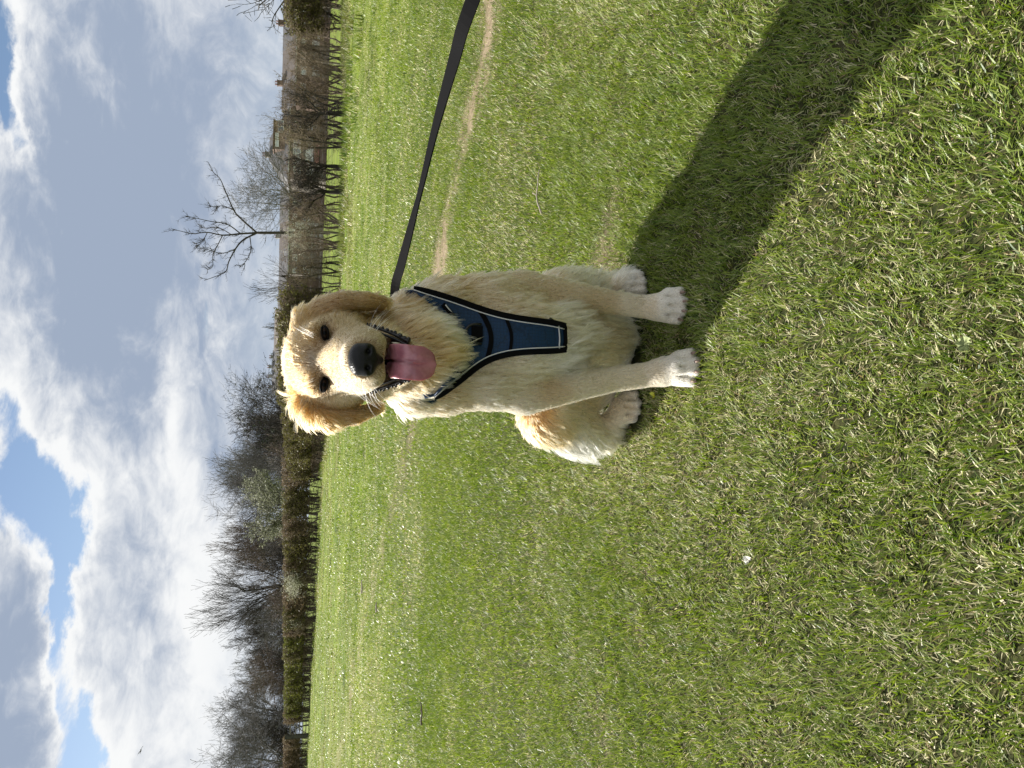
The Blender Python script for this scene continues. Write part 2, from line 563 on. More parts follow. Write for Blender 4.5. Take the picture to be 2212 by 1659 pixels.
def scatter(y0, y1, dens, rng, tuft_frac=0.0, tuft_r=0.012):
    mg = 0.5 if y1 < 6 else 0.9
    sl_ = 0.64 if y1 < 6 else 0.74
    ymax_area = 2 * (sl_ / 2 * (y1 * y1 - y0 * y0) + mg * (y1 - y0))
    n = int(ymax_area * dens)
    yy = np.linspace(y0, y1, 400)
    wgt = sl_ * yy + mg
    cdf = np.cumsum(wgt); cdf = cdf / cdf[-1]
    y = np.interp(rng.random(n), cdf, yy)
    x = (rng.random(n) * 2 - 1) * (sl_ * y + mg)
    if tuft_frac:
        k = max(1, n // 14)
        src = rng.integers(0, n, k)
        m = rng.random(n) < tuft_frac
        pick = src[rng.integers(0, k, m.sum())]
        x[m] = x[pick] + rng.normal(0, tuft_r, m.sum()); y[m] = y[pick] + rng.normal(0, tuft_r, m.sum())
    return x, y

def build_grass(q=1.0):
    rng = np.random.default_rng(5)
    Vs, Fs, Cs = [], [], []
    off = 0
    spec = [(0.30, 2.5, 64000, 2, 0.009, 0.036, 0.0019, 0.40, 0.010),
            (2.2, 5.6, 19000, 1, 0.012, 0.040, 0.0036, 0.40, 0.014),
            (4.6, 20.0, 2300, 1, 0.016, 0.050, 0.0085, 0.4, 0.03),
            (9.0, 74.0, 75, 1, 0.025, 0.075, 0.030, 0.5, 0.12)]
    for i, (a, b, dens, sg, h0, h1, wd, tf, tr) in enumerate(spec):
        x, y = scatter(a, b, dens * q, rng, tf, tr)
        m = (y > 0.2)
        if i == 0: m &= rng.random(len(y)) < np.clip((2.5 - y) / 0.3, 0, 1)
        if i == 1: m &= rng.random(len(y)) < np.clip((y - 2.2) / 0.3, 0, 1) * np.clip((5.6 - y) / 1.0, 0, 1)
        if i == 2: m &= rng.random(len(y)) < np.clip((y - 4.6) / 1.0, 0, 1) * np.clip((20.0 - y) / 11.0, 0.02, 1)
        if i == 3: m &= rng.random(len(y)) < np.clip((y - 9) / 11.0, 0, 1)
        if i == 3:
            m &= y < np.interp(x, _hx, _hy) + 0.5
        x, y = x[m], y[m]
        V, Fa, C = blades(x, y, sg, h0, h1, wd, 100 + i, *( (0.08, 1.15) if i < 2 else (0.25, 1.15)))
        Vs.append(V); Fs.append(Fa + off); Cs.append(C); off += len(V)
    # rough longer tussocks towards the hedge
    k = 260
    s = rng.random(k) * (len(HEDGE) - 2)
    i0 = s.astype(int); f = (s - i0)[:, None]
    hp = HEDGE[i0] * (1 - f) + HEDGE[i0 + 1] * f
    hp[:, 1] -= rng.gamma(1.6, 1.6, k)
    cnt = 55
    x = np.repeat(hp[:, 0], cnt) + rng.normal(0, 0.16, k * cnt); y = np.repeat(hp[:, 1], cnt) + rng.normal(0, 0.16, k * cnt)
    V, Fa, C = blades(x, y, 1, 0.08, 0.30, 0.022, 140, 0.0, 0.9)
    Vs.append(V); Fs.append(Fa + off); Cs.append(C * 0.8); off += len(V)
    me = mesh('grass', np.concatenate(Vs), np.concatenate(Fs))
    vcol(me, 'tint', np.concatenate(Cs))
    o = obj('grass', me, M_GRASS)
    tag(o, 'short trampled green grass mixed with straw blades', 'grass', kind='stuff')
# ---------------------------------------------------------------- dog: body from smooth unions of tapered limbs
class Field:
    def __init__(s, lo, hi, h):
        s.lo = np.array(lo, np.float32); s.h = h
        s.n = np.ceil((np.array(hi) - s.lo) / h).astype(int) + 1
        s.f = np.full(s.n, 1.0, np.float32)
        s.ax = [s.lo[i] + h * np.arange(s.n[i], dtype=np.float32) for i in range(3)]
    def _sub(s, c0, c1, pad):
        i0 = np.maximum(np.floor((np.array(c0) - pad - s.lo) / s.h).astype(int), 0)
        i1 = np.minimum(np.ceil((np.array(c1) + pad - s.lo) / s.h).astype(int) + 1, s.n)
        sl_ = tuple(slice(a, b) for a, b in zip(i0, i1))
        X = s.ax[0][sl_[0]][:, None, None]; Y = s.ax[1][sl_[1]][None, :, None]; Z = s.ax[2][sl_[2]][None, None, :]
        return sl_, X, Y, Z
    def _add(s, sl_, d, k, cut):
        a = s.f[sl_]
        if cut:
            d = -d
            h = np.maximum(k - np.abs(a - d), 0) / k
            s.f[sl_] = np.maximum(a, d) + h * h * k / 4
        else:
            h = np.maximum(k - np.abs(a - d), 0) / k
            s.f[sl_] = np.minimum(a, d) - h * h * k / 4
    def cone(s, a, b, r1, r2, k=0.03, cut=False):
        a = np.asarray(a, np.float32); b = np.asarray(b, np.float32)
        r = max(r1, r2)
        sl_, X, Y, Z = s._sub(np.minimum(a, b) - r, np.maximum(a, b) + r, k + 0.03)
        ab = b - a
        t = np.clip(((X - a[0]) * ab[0] + (Y - a[1]) * ab[1] + (Z - a[2]) * ab[2]) / (ab @ ab), 0, 1)
        d = np.sqrt((X - a[0] - t * ab[0]) ** 2 + (Y - a[1] - t * ab[1]) ** 2 + (Z - a[2] - t * ab[2]) ** 2) - (r1 + (r2 - r1) * t)
        s._add(sl_, d, k, cut)
    def chain(s, pts, k=0.03):
        Q = np.array([p for p, r in pts], np.float32); rm = max(r for p, r in pts)
        sl_, X, Y, Z = s._sub(Q.min(0) - rm, Q.max(0) + rm, k + 0.03)
        D = None
        for (a, r1), (b, r2) in zip(pts[:-1], pts[1:]):
            a = np.asarray(a, np.float32); ab = np.asarray(b, np.float32) - a
            t = np.clip(((X - a[0]) * ab[0] + (Y - a[1]) * ab[1] + (Z - a[2]) * ab[2]) / (ab @ ab), 0, 1)
            d = np.sqrt((X - a[0] - t * ab[0]) ** 2 + (Y - a[1] - t * ab[1]) ** 2 + (Z - a[2] - t * ab[2]) ** 2) - (r1 + (r2 - r1) * t)
            D = d if D is None else np.minimum(D, d)
        s._add(sl_, D, k, False)
    def ell(s, c, r, k=0.03, R=None, cut=False):
        c = np.asarray(c, np.float32); r = np.asarray(r, np.float32)
        m = r.max()
        sl_, X, Y, Z = s._sub(c - m, c + m, k + 0.03)
        dx, dy, dz = X - c[0], Y - c[1], Z - c[2]
        if R is not None:
            R = np.asarray(R, np.float32)
            dx, dy, dz = (R[0, 0] * dx + R[1, 0] * dy + R[2, 0] * dz, R[0, 1] * dx + R[1, 1] * dy + R[2, 1] * dz, R[0, 2] * dx + R[1, 2] * dy + R[2, 2] * dz)
        k0 = np.sqrt((dx / r[0]) ** 2 + (dy / r[1]) ** 2 + (dz / r[2]) ** 2)
        k1 = np.sqrt((dx / r[0] ** 2) ** 2 + (dy / r[1] ** 2) ** 2 + (dz / r[2] ** 2) ** 2) + 1e-6
        s._add(sl_, k0 * (k0 - 1) / k1, k, cut)
    def sample(s, P):
        g = (np.asarray(P) - s.lo) / s.h
        g = np.clip(g, 0, s.n - 1.001)
        i = g.astype(int); f = g - i
        out = 0
        for a in (0, 1):
            for b in (0, 1):
                for c in (0, 1):
                    w = (f[:, 0] if a else 1 - f[:, 0]) * (f[:, 1] if b else 1 - f[:, 1]) * (f[:, 2] if c else 1 - f[:, 2])
                    out = out + w * s.f[i[:, 0] + a, i[:, 1] + b, i[:, 2] + c]
        return out
    def grad(s, P):
        e = s.h
        g = np.stack([s.sample(P + np.eye(3)[i] * e) - s.sample(P - np.eye(3)[i] * e) for i in range(3)], -1)
        return g / (np.linalg.norm(g, axis=1)[:, None] + 1e-9)
    def nets(s):
        f = s.f; S = f < 0
        nx, ny, nz = s.n
        cn = (nx - 1, ny - 1, nz - 1)
        tot = int(np.prod(cn))
        acc = np.zeros((tot, 3)); cnt = np.zeros(tot)
        fl = lambda i, j, k: (i * cn[1] + j) * cn[2] + k
        quads = []
        for ax in range(3):
            sh = [slice(None)] * 3; sh2 = [slice(None)] * 3
            sh[ax] = slice(0, -1); sh2[ax] = slice(1, None)
            A = S[tuple(sh)]; B = S[tuple(sh2)]
            idx = np.argwhere(A != B)
            o1, o2 = [(1, 2), (2, 0), (0, 1)][ax]
            ok = (idx[:, o1] > 0) & (idx[:, o2] > 0) & (idx[:, o1] < s.n[o1] - 1) & (idx[:, o2] < s.n[o2] - 1)
            idx = idx[ok]
            j2 = idx.copy(); j2[:, ax] += 1
            fa = f[tuple(idx.T)]; fb = f[tuple(j2.T)]
            t = fa / (fa - fb)
            p = idx.astype(float); p[:, ax] += t
            cells = []
            for d1, d2 in ((0, 0), (-1, 0), (-1, -1), (0, -1)):
                c = idx.copy(); c[:, o1] += d1; c[:, o2] += d2
                ci = fl(c[:, 0], c[:, 1], c[:, 2])
                cells.append(ci)
                for k in range(3):
                    acc[:, k] += np.bincount(ci, p[:, k], tot)
                cnt += np.bincount(ci, minlength=tot)
            qd = np.stack(cells, -1)
            flip = ~A[tuple(idx.T)]
            qd[flip] = qd[flip][:, ::-1]
            quads.append(qd)
        quads = np.concatenate(quads)
        used = np.unique(quads)
        remap = np.full(tot, -1); remap[used] = np.arange(len(used))
        V = s.lo + s.h * acc[used] / cnt[used][:, None]
        return V, remap[quads].astype(np.int32)

DOG_LOC = (0.075, 1.52, 0.0)
E0 = W(884, 701, 1.215)                 # between the eyes
def hd(x, f, z):                        # head frame: right, forward (to the camera), up
    return E0 + np.array([x, -f, z])

def rotx(a):
    return np.array([[1, 0, 0], [0, math.cos(a), -math.sin(a)], [0, math.sin(a), math.cos(a)]])
def roty(a):
    return np.array([[math.cos(a), 0, math.sin(a)], [0, 1, 0], [-math.sin(a), 0, math.cos(a)]])
def rotz(a):
    return np.array([[math.cos(a), -math.sin(a), 0], [math.sin(a), math.cos(a), 0], [0, 0, 1]])

EYES = [W(828, 700, 1.197), W(940, 702, 1.197)]
PAW_L = gnd(866, 1520); PAW_R = gnd(998, 1493)

def build_field(h=0.004):
    fd = Field((-0.24, 1.03, -0.012), (0.40, 2.02, 0.80), h)
    # --- torso, from chest back and down to the seat
    ch = W(922, 1050, 1.50)
    fd.ell(ch, (0.096, 0.125, 0.145), 0.05)
    fd.cone(ch + [0, 0.02, 0.0], (0.075, 1.69, 0.15), 0.112, 0.115, 0.06)
    fd.ell((0.075, 1.69, 0.115), (0.120, 0.11, 0.11), 0.05)
    fd.ell(W(925, 1100, 1.42), (0.075, 0.075, 0.120), 0.05)            # breast
    fd.cone(W(930, 1200, 1.47), W(930, 1290, 1.60), 0.070, 0.080, 0.05)  # brisket to belly
    # --- neck and ruff
    fd.chain([(hd(0, -0.105, -0.02), 0.070), (W(900, 830, 1.36), 0.080), (W(912, 930, 1.44), 0.098)], 0.05)
    fd.ell(W(893, 905, 1.30), (0.066, 0.055, 0.072), 0.04)
    fd.cone(W(800, 890, 1.38), W(812, 950, 1.40), 0.030, 0.035, 0.04)
    fd.cone(W(985, 900, 1.38), W(990, 960, 1.40), 0.030, 0.035, 0.04)
    # --- shoulders, upper arms
    fd.chain([(W(994, 950, 1.44), 0.047), (W(1013, 1050, 1.43), 0.043), (W(1028, 1125, 1.46), 0.034)], 0.045)
    fd.chain([(W(834, 960, 1.42), 0.047), (W(824, 1050, 1.41), 0.044), (W(810, 1130, 1.43), 0.034)], 0.045)
    # --- forearms
    yr, yl = 1.455, 1.415
    fd.chain([(W(1030, 1125, yr + 0.005), 0.035), (W(1029, 1180, yr), 0.0305), (W(1018, 1250, yr), 0.0262), (W(1006, 1325, yr + 0.004), 0.0222), (W(997, 1385, yr - 0.002), 0.0225), (W(995, 1425, yr - 0.015), 0.0225)], 0.02)
    fd.chain([(W(806, 1130, yl + 0.01), 0.035), (W(812, 1180, yl + 0.005), 0.0320), (W(826, 1250, yl), 0.0275), (W(839, 1325, yl), 0.0235), (W(848, 1390, yl - 0.006), 0.0238), (W(856, 1435, yl - 0.025), 0.0232)], 0.02)
    fd.cone(W(1024, 1140, yr + 0.02), W(1008, 1270, yr + 0.03), 0.022, 0.012, 0.03)
    fd.cone(W(822, 1140, yl + 0.02), W(848, 1280, yl + 0.03), 0.022, 0.012, 0.03)
    hl_ = gnd(779, 1392); hr_ = gnd(1042, 1405)
    # --- front paws
    def paw(c, yaw, s=1.0, toes=True):
        R = rotz(yaw)
        P = lambda x, y, z: np.array([c[0], c[1], 0]) + R @ np.array([x * s, y * s, z * s])
        fd.ell(P(0, 0.036, 0.024), np.array([0.025, 0.030, 0.022]) * s, 0.012, R)
        for (x, y, r, l) in ((-0.0270, 0.014, 0.0105, 0.016), (-0.0095, 0.0, 0.0118, 0.020), (0.0095, 0.0, 0.0118, 0.020), (0.0270, 0.014, 0.0105, 0.016)):
            fd.cone(P(x * 0.80, y + 0.030, 0.027), P(x, y + 0.004, 0.0125), r * s, r * s * 0.95, 0.004)
    def grooves(c, yaw, s):
        R = rotz(yaw)
        P = lambda x, y, z: np.array([c[0], c[1], 0]) + R @ np.array([x * s, y * s, z * s])
        for x, y in ((-0.0195, 0.004), (0.0, -0.004), (0.0195, 0.004)):
            fd.cone(P(x * 0.86, y + 0.018, 0.037), P(x * 1.05, y - 0.008, 0.013), 0.0036, 0.0052, 0.005, cut=True)
    paw(PAW_L + [0, 0.008, 0], 0.05, 1.0)
    fd.cone(W(856, 1435, yl - 0.025), (PAW_L[0] - 0.004, PAW_L[1] + 0.045, 0.03), 0.0235, 0.024, 0.02)
    paw(PAW_R + [0, 0.008, 0], -0.12, 1.0)
    fd.cone(W(995, 1425, yr - 0.015), (PAW_R[0] + 0.002, PAW_R[1] + 0.045, 0.03), 0.0225, 0.024, 0.02)
    # --- hind legs: folded, knee out to the side, foot flat on the ground
    hl = gnd(779, 1392); hr = gnd(1042, 1405)
    paw(hl + [0, 0.012, 0], -0.10, 0.95); paw(hr + [0, 0.012, 0], 0.12, 0.95)
    knL = W(752, 1178, 1.58); knR = W(1024, 1205, 1.60)
    fd.chain([((0.0, 1.70, 0.15), 0.080), (knL + [0.012, 0.02, -0.01], 0.052)], 0.05)
    fd.chain([((0.15, 1.70, 0.15), 0.080), (knR + [-0.012, 0.02, -0.01], 0.050)], 0.05)
    hkL = np.array([-0.118, 1.700, 0.052]); hkR = np.array([0.228, 1.690, 0.046])
    fd.chain([(knL, 0.048), (knL * 0.5 + hkL * 0.5, 0.046), (hkL, 0.026)], 0.04)
    fd.chain([(knR, 0.048), (knR * 0.5 + hkR * 0.5, 0.046), (hkR, 0.026)], 0.04)
    fd.chain([(hkL, 0.024), (np.array([hl[0] - 0.012, hl[1] + 0.055, 0.030]), 0.023)], 0.03)
    fd.chain([(hkR, 0.024), (np.array([hr[0] + 0.012, hr[1] + 0.055, 0.030]), 0.023)], 0.03)
    grooves(PAW_L + [0, 0.008, 0], 0.05, 1.0); grooves(PAW_R + [0, 0.008, 0], -0.12, 1.0); grooves(hl_ + [0, 0.012, 0], -0.10, 0.95); grooves(hr_ + [0, 0.012, 0], 0.12, 0.95)
    # --- tail lying on the grass behind
    fd.chain([((0.06, 1.78, 0.05), 0.030), ((0.0, 1.83, 0.035), 0.024), ((-0.09, 1.83, 0.028), 0.015)], 0.03)
    # --- head
    fd.ell(hd(0, -0.072, 0.011), (0.062, 0.070, 0.052), 0.03)
    fd.ell(hd(0, -0.040, 0.006), (0.050, 0.042, 0.034), 0.03)             # forehead
    for s in (-1, 1):
        fd.ell(hd(0.035 * s, -0.010, 0.014), (0.018, 0.015, 0.011), 0.018)      # brow
        fd.ell(hd(0.050 * s, -0.052, -0.030), (0.026, 0.045, 0.036), 0.03)     # cheek
        fd.cone(hd(0.028 * s, 0.000, -0.024), hd(0.017 * s, 0.075, -0.048), 0.021, 0.0185, 0.022)
        fd.chain([(hd(0.013 * s, 0.098, -0.064), 0.0180), (hd(0.022 * s, 0.072, -0.067), 0.0190), (hd(0.033 * s, 0.030, -0.059), 0.0170), (hd(0.043 * s, -0.012, -0.046), 0.0165)], 0.018)
        fd.ell(hd(0.037 * s, 0.016, -0.004), (0.014, 0.012, 0.0085), 0.012, cut=True)   # eye socket
    fd.cone(hd(0, -0.004, -0.012), hd(0, 0.090, -0.045), 0.025, 0.0205, 0.022)  # bridge
    fd.ell(hd(0, 0.098, -0.050), (0.026, 0.016, 0.022), 0.015)
    # lower jaw, dropped open
    fd.chain([(hd(0, -0.055, -0.090), 0.036), (hd(0, 0.000, -0.118), 0.028), (hd(0, 0.052, -0.128), 0.019)], 0.02)
    for s in (-1, 1):
        fd.cone(hd(0.050 * s, -0.035, -0.076), hd(0.024 * s, 0.045, -0.118), 0.012, 0.011, 0.015)
    fd.cone(hd(0, -0.030, -0.092), hd(0, 0.095, -0.099), 0.008, 0.0165, 0.010, cut=True)   # mouth opening
    fd.ell(hd(0, 0.045, -0.100), (0.034, 0.055, 0.012), 0.010, cut=True)
    # --- ears
    er = [W(976, 664, 1.285), W(996, 690, 1.275), W(1010, 735, 1.266), W(1011, 790, 1.268), W(1008, 828, 1.272)]
    el_ = [W(800, 652, 1.282), W(772, 672, 1.268), W(756, 708, 1.258), W(758, 762, 1.260), W(774, 812, 1.266)]
    fd.ell(W(966, 652, 1.295), (0.018, 0.022, 0.013), 0.025)
    for pts in (er, el_):
        for o_ in (0.0, 0.018, 0.036):
            fd.chain([(p + np.array([0.0, o_, 0.0]), r) for p, r in zip(pts, (0.011, 0.0125, 0.0135, 0.0125, 0.008))], 0.012)
    return fd

FD = build_field(0.004)
BV, BQ = FD.nets()
dog = empty('golden_retriever', DOG_LOC)
tag(dog, 'cream golden retriever sitting on the grass, tongue out, in a blue chest harness', 'dog')

def skin_fn(t, b):
    at = t.new('ShaderNodeAttribute', attribute_name='coat')
    t.link(at.outputs['Color'], b.inputs['Base Color'])
M_SKIN = mat('dog_skin', (0.5, 0.36, 0.2), 0.8, skin_fn, 0.2)
body_me = mesh('body', BV, BQ, True)
body = obj('body', body_me, M_SKIN, dog)
# ---------------------------------------------------------------- helpers on the body surface
def march(u, v, off, t0=0.95, t1=2.1, st=0.0025):
    """first point along the pixel rays where the body distance falls below off"""
    u = np.atleast_1d(u).astype(float); v = np.atleast_1d(v).astype(float)
    D = np.stack([ray(a, b) for a, b in zip(u, v)])
    D = D / np.linalg.norm(D, axis=1)[:, None]
    O = np.array([0, 0, CAM_H])
    t = np.full(len(u), t0); done = np.zeros(len(u), bool)
    for _ in range(int((t1 - t0) / st)):
        f = FD.sample(O + D * t[:, None])
        done |= f < off
        if done.all(): break
        t[~done] += st
    return O + D * t[:, None], done

def snap(P, off, it=12):
    P = np.array(P, float)
    for _ in range(it):
        f = FD.sample(P)
        P = P - FD.grad(P) * np.clip(f - off, -0.02, 0.02)[:, None]
    return P

def smooth_curve(pts, n):
    P = np.asarray(pts, float)
    s = np.concatenate([[0], np.cumsum(np.linalg.norm(np.diff(P, axis=0), axis=1))])
    s /= s[-1]
    # Catmull-Rom through the points
    out = []
    for t in np.linspace(0, 1, n):
        i = min(np.searchsorted(s, t, 'right') - 1, len(P) - 2); i = max(i, 0)
        f = (t - s[i]) / (s[i + 1] - s[i] + 1e-12)
        p0 = P[max(i - 1, 0)]; p1 = P[i]; p2 = P[i + 1]; p3 = P[min(i + 2, len(P) - 1)]
        out.append(0.5 * ((2 * p1) + (-p0 + p2) * f + (2 * p0 - 5 * p1 + 4 * p2 - p3) * f * f + (-p0 + 3 * p1 - 3 * p2 + p3) * f ** 3))
    return np.array(out)

def sheet(G, thick, N=None):
    """closed shell from a grid of points G (r, c, 3), thickened along its normals"""
    r, c = G.shape[:2]
    du = np.gradient(G, axis=1); dv = np.gradient(G, axis=0)
    n = np.cross(du, dv); n /= np.linalg.norm(n, axis=2)[..., None] + 1e-12
    if N is not None:
        sgn = np.sign((n * N).sum(2)); sgn[sgn == 0] = 1
        n = n * sgn[..., None]
    A = (G + n * thick).reshape(-1, 3); B = G.reshape(-1, 3)
    V = np.concatenate([A, B]); k = r * c
    Fc = []
    flip = N is not None and np.mean((np.cross(du, dv) * N).sum(2)) < 0
    for i in range(r - 1):
        for j in range(c - 1):
            a, b, d, e = i * c + j, i * c + j + 1, (i + 1) * c + j + 1, (i + 1) * c + j
            Fc.append((a, b, d, e)); Fc.append((k + e, k + d, k + b, k + a))
    ring = [i for i in range(c)] + [i * c + c - 1 for i in range(1, r)] + [(r - 1) * c + j for j in range(c - 2, -1, -1)] + [i * c for i in range(r - 2, 0, -1)]
    for a, b in zip(ring, ring[1:] + ring[:1]):
        Fc.append((b, a, k + a, k + b))
    if flip:
        Fc = [q[::-1] for q in Fc]
    return V, Fc

def ribbon(P, N, width, thick, wvec=None):
    """flat strap along P lying against a surface with normals N"""
    P = np.asarray(P, float); T = np.gradient(P, axis=0)
    T /= np.linalg.norm(T, axis=1)[:, None]
    S = np.cross(N, T); S /= np.linalg.norm(S, axis=1)[:, None]
    w = np.broadcast_to(np.asarray(width, float), (len(P),))
    G = np.stack([P - S * w[:, None] / 2, P, P + S * w[:, None] / 2], 1)
    return sheet(G, thick, np.repeat(N[:, None], 3, 1))

# ---------------------------------------------------------------- harness
def weave_fn(t, b):
    tc = t.new('ShaderNodeTexCoord')
    vo = t.new('ShaderNodeTexVoronoi', feature='DISTANCE_TO_EDGE')
    t.link(tc.outputs['Object'], vo.inputs['Vector'])
    vo.inputs['Scale'].default_value = 170
    vo.inputs['Randomness'].default_value = 0.25
    n = t.noise(tc.outputs['Object'], 900, 2, 0.5)
    k = t.mr(vo.outputs[0], 0.0, 0.12)
    c = t.mix(k, (0.0025, 0.015, 0.042), (0.004, 0.030, 0.085))
    t.link(t.mix(t.mr(n, 0.3, 0.7, 0, 0.25), c, (0.006, 0.045, 0.120)), b.inputs['Base Color'])
    t.link(t.bump(k, 0.4, 0.001), b.inputs['Normal'])
def webbing_fn(t, b):
    tc = t.new('ShaderNodeTexCoord')
    n = t.noise(tc.outputs['Object'], 1100, 2, 0.5)
    t.link(t.mix(n, (0.003, 0.003, 0.0033), (0.007, 0.007, 0.0076)), b.inputs['Base Color'])
    t.link(t.bump(n, 0.25, 0.0005), b.inputs['Normal'])
M_BLUE = mat('harness_mesh_blue', (0.01, 0.07, 0.2), 0.55, weave_fn, 0.35)
M_WEB = mat('black_webbing', (0.012, 0.012, 0.013), 0.85, webbing_fn, 0.05)
M_PIPE = mat('reflective_piping', (0.62, 0.62, 0.63), 0.45)
M_PLASTIC = mat('black_plastic', (0.012, 0.012, 0.013), 0.3)

LB = smooth_curve([(806.5, 936), (818, 956), (831, 979), (857, 1009), (881, 1039), (897, 1078), (903, 1128), (902, 1175), (902, 1217)], 60)
RB = smooth_curve([(1029, 893), (1026, 918), (1016, 969), (994, 1019), (976, 1068), (964, 1128), (961, 1175), (960, 1200), (957, 1217)], 60)
H_OFF = 0.013

def plate_uv(s, t):
    i = t * 59; a = np.floor(i).astype(int); a = np.minimum(a, 58); f = (i - a)[..., None]
    L = LB[a] * (1 - f) + LB[a + 1] * f
    R = RB[a] * (1 - f) + RB[a + 1] * f
    P = L + (R - L) * s[..., None]
    P[..., 1] += 78 * (1 - t) ** 2.2 * np.sin(PI * s)
    return P

def build_harness():
    root = None
    tt, ss = np.meshgrid(np.linspace(0.0, 1, 46), np.linspace(0, 1, 22), indexing='ij')
    P = plate_uv(ss, tt)
    OFF = 0.002 + (H_OFF - 0.002) * np.clip((tt - 0.10) / 0.35, 0, 1) + 0.007 * np.abs(2 * ss - 1) ** 4
    G, ok = march(P[..., 0].ravel(), P[..., 1].ravel(), OFF.ravel())
    G = G.reshape(46, 22, 3)
    for _ in range(70):                                # cloth spans the hollows
        Gs = G.copy()
        Gs[1:-1, 1:-1] = (G[:-2, 1:-1] + G[2:, 1:-1] + G[1:-1, :-2] + G[1:-1, 2:] + 2 * G[1:-1, 1:-1]) / 6
        Gs[1:-1, 0] = (G[:-2, 0] + 2 * G[1:-1, 0] + G[2:, 0]) / 4; Gs[1:-1, -1] = (G[:-2, -1] + 2 * G[1:-1, -1] + G[2:, -1]) / 4
        G = Gs
        f = FD.sample(G.reshape(-1, 3)).reshape(46, 22)
        n = FD.grad(G.reshape(-1, 3)).reshape(46, 22, 3)
        G = G + n * np.clip(OFF - f, 0, 0.01)[..., None]
    for _ in range(6):
        Gs = G.copy()
        Gs[1:-1, 1:-1] = (G[:-2, 1:-1] + G[2:, 1:-1] + G[1:-1, :-2] + G[1:-1, 2:] + 2 * G[1:-1, 1:-1]) / 6
        G = Gs
    for col in (0, 21):
        for _ in range(8): G[1:-1, col] = (G[:-2, col] + 2 * G[1:-1, col] + G[2:, col]) / 4
    tc = -np.array([ray(*p) for p in P.reshape(-1, 2)]).reshape(46, 22, 3)
    V, Fc = sheet(G, 0.0035, tc)
    plate = obj('harness', mesh('harness', V, Fc, True), M_BLUE, dog)
    nrm = np.cross(np.gradient(G, axis=1), np.gradient(G, axis=0)); nrm /= np.linalg.norm(nrm, axis=2)[..., None]
    sg = np.sign((nrm * tc).sum(2).mean()); nrm *= sg

    def edge(col, shift):
        p = G[:, col].copy(); n = nrm[:, col].copy()
        for _ in range(12):
            p[1:-1] = (p[:-2] + 2 * p[1:-1] + p[2:]) / 4; n[1:-1] = (n[:-2] + 2 * n[1:-1] + n[2:]) / 4
        n /= np.linalg.norm(n, axis=1)[:, None]
        T = np.gradient(p, axis=0); T /= np.linalg.norm(T, axis=1)[:, None]
        S = np.cross(n, T) * (1 if (np.cross(n, T) * (G[:, col] - G[:, 10])).sum() > 0 else -1)
        return p + S * shift + n * 0.003, n
    for col in (0, 21):
        p, n = edge(col, 0.003)
        V, Fc = ribbon(p, n, 0.0092, 0.003)
        obj('trim', mesh('trim', V, Fc), M_WEB, plate)
        p, n = edge(col, -0.0035)
        V, Fc = tube(p + n * 0.0042, 0.0010, 6)
        obj('piping', mesh('piping', V, Fc, True), M_PIPE, plate)
    # bottom hem and its piping
    p = G[-1] + nrm[-1] * 0.003; n = nrm[-1]
    V, Fc = ribbon(smooth_curve(p, 30), np.repeat(n[10:11], 30, 0), 0.007, 0.003)
    obj('trim', mesh('trim', V, Fc, True), M_WEB, plate)
    p = G[-3] + nrm[-3] * 0.0045
    V, Fc = tube(p, 0.0013, 6)
    obj('piping', mesh('piping', V, Fc, True), M_PIPE, plate)

    def row(v_px, width, name, m, s0=0.0, s1=1.0, lift=0.003, thick=0.0025, skew=0):
        s = np.linspace(s0, s1, 20)
        t = np.array([np.interp(v_px + skew * (a - 0.5), LB[:, 1] * 0.5 + RB[:, 1] * 0.5, np.linspace(0, 1, 60)) for a in s])
        i = t * 45; a = np.minimum(i.astype(int), 44); f = (i - a)[:, None]
        j = s * 21; b = np.minimum(j.astype(int), 20); g = (j - b)[:, None]
        def bl(A):
            return (A[a, b] * (1 - g) + A[a, b + 1] * g) * (1 - f) + (A[a + 1, b] * (1 - g) + A[a + 1, b + 1] * g) * f
        p = bl(G); n = bl(nrm)
        n /= np.linalg.norm(n, axis=1)[:, None]
        V, Fc = ribbon(p + n * lift, n, width, thick)
        return obj(name, mesh(name, V, Fc), m, plate), p, n
    row(1041, 0.0085, 'band', M_WEB, lift=0.0035)
    row(1094, 0.0055, 'band', M_WEB, lift=0.0035)
    def upsample(A):
        i = np.linspace(0, 45, 181); a_ = np.minimum(i.astype(int), 44); f = (i - a_)[:, None, None]
        A = A[a_] * (1 - f) + A[a_ + 1] * f
        j = np.linspace(0, 21, 85); b_ = np.minimum(j.astype(int), 20); g = (j - b_)[None, :, None]
        return A[:, b_] * (1 - g) + A[:, b_ + 1] * g
    PU, GU, NU = upsample(P), upsample(G), upsample(nrm)
    # short slanted seams up at the collar points
    for (q0, q1) in (((1000, 958), (972, 986)), ((848, 992), (868, 978))):
        for off, w, m, nm in ((0, 0.0085, M_WEB, 'seam'), (5, 0.0022, M_PIPE, 'piping')):
            a = np.linspace(q0[0], q1[0], 8); b = np.linspace(q0[1], q1[1], 8) + off
            d2 = ((PU[..., 0][..., None] - a) ** 2 + (PU[..., 1][..., None] - b) ** 2).reshape(-1, 8).argmin(0)
            pts = smooth_curve(GU.reshape(-1, 3)[d2][[0, 3, 7]], 8); nn = np.tile(nrm.reshape(-1, 3).mean(0) * 0 + NU.reshape(-1, 3)[d2].mean(0), (8, 1))
            nn /= np.linalg.norm(nn, axis=1)[:, None]
            V, Fc = ribbon(pts + nn * 0.004, nn, w, 0.002)
            obj(nm, mesh(nm, V, Fc, True), m, plate)
    # leash ring on its tab
    c_uv = np.array([936, 1034])
    k = ((P - c_uv) ** 2).sum(2).argmin()
    c = G.reshape(-1, 3)[k]; n = nrm.reshape(-1, 3)[k]
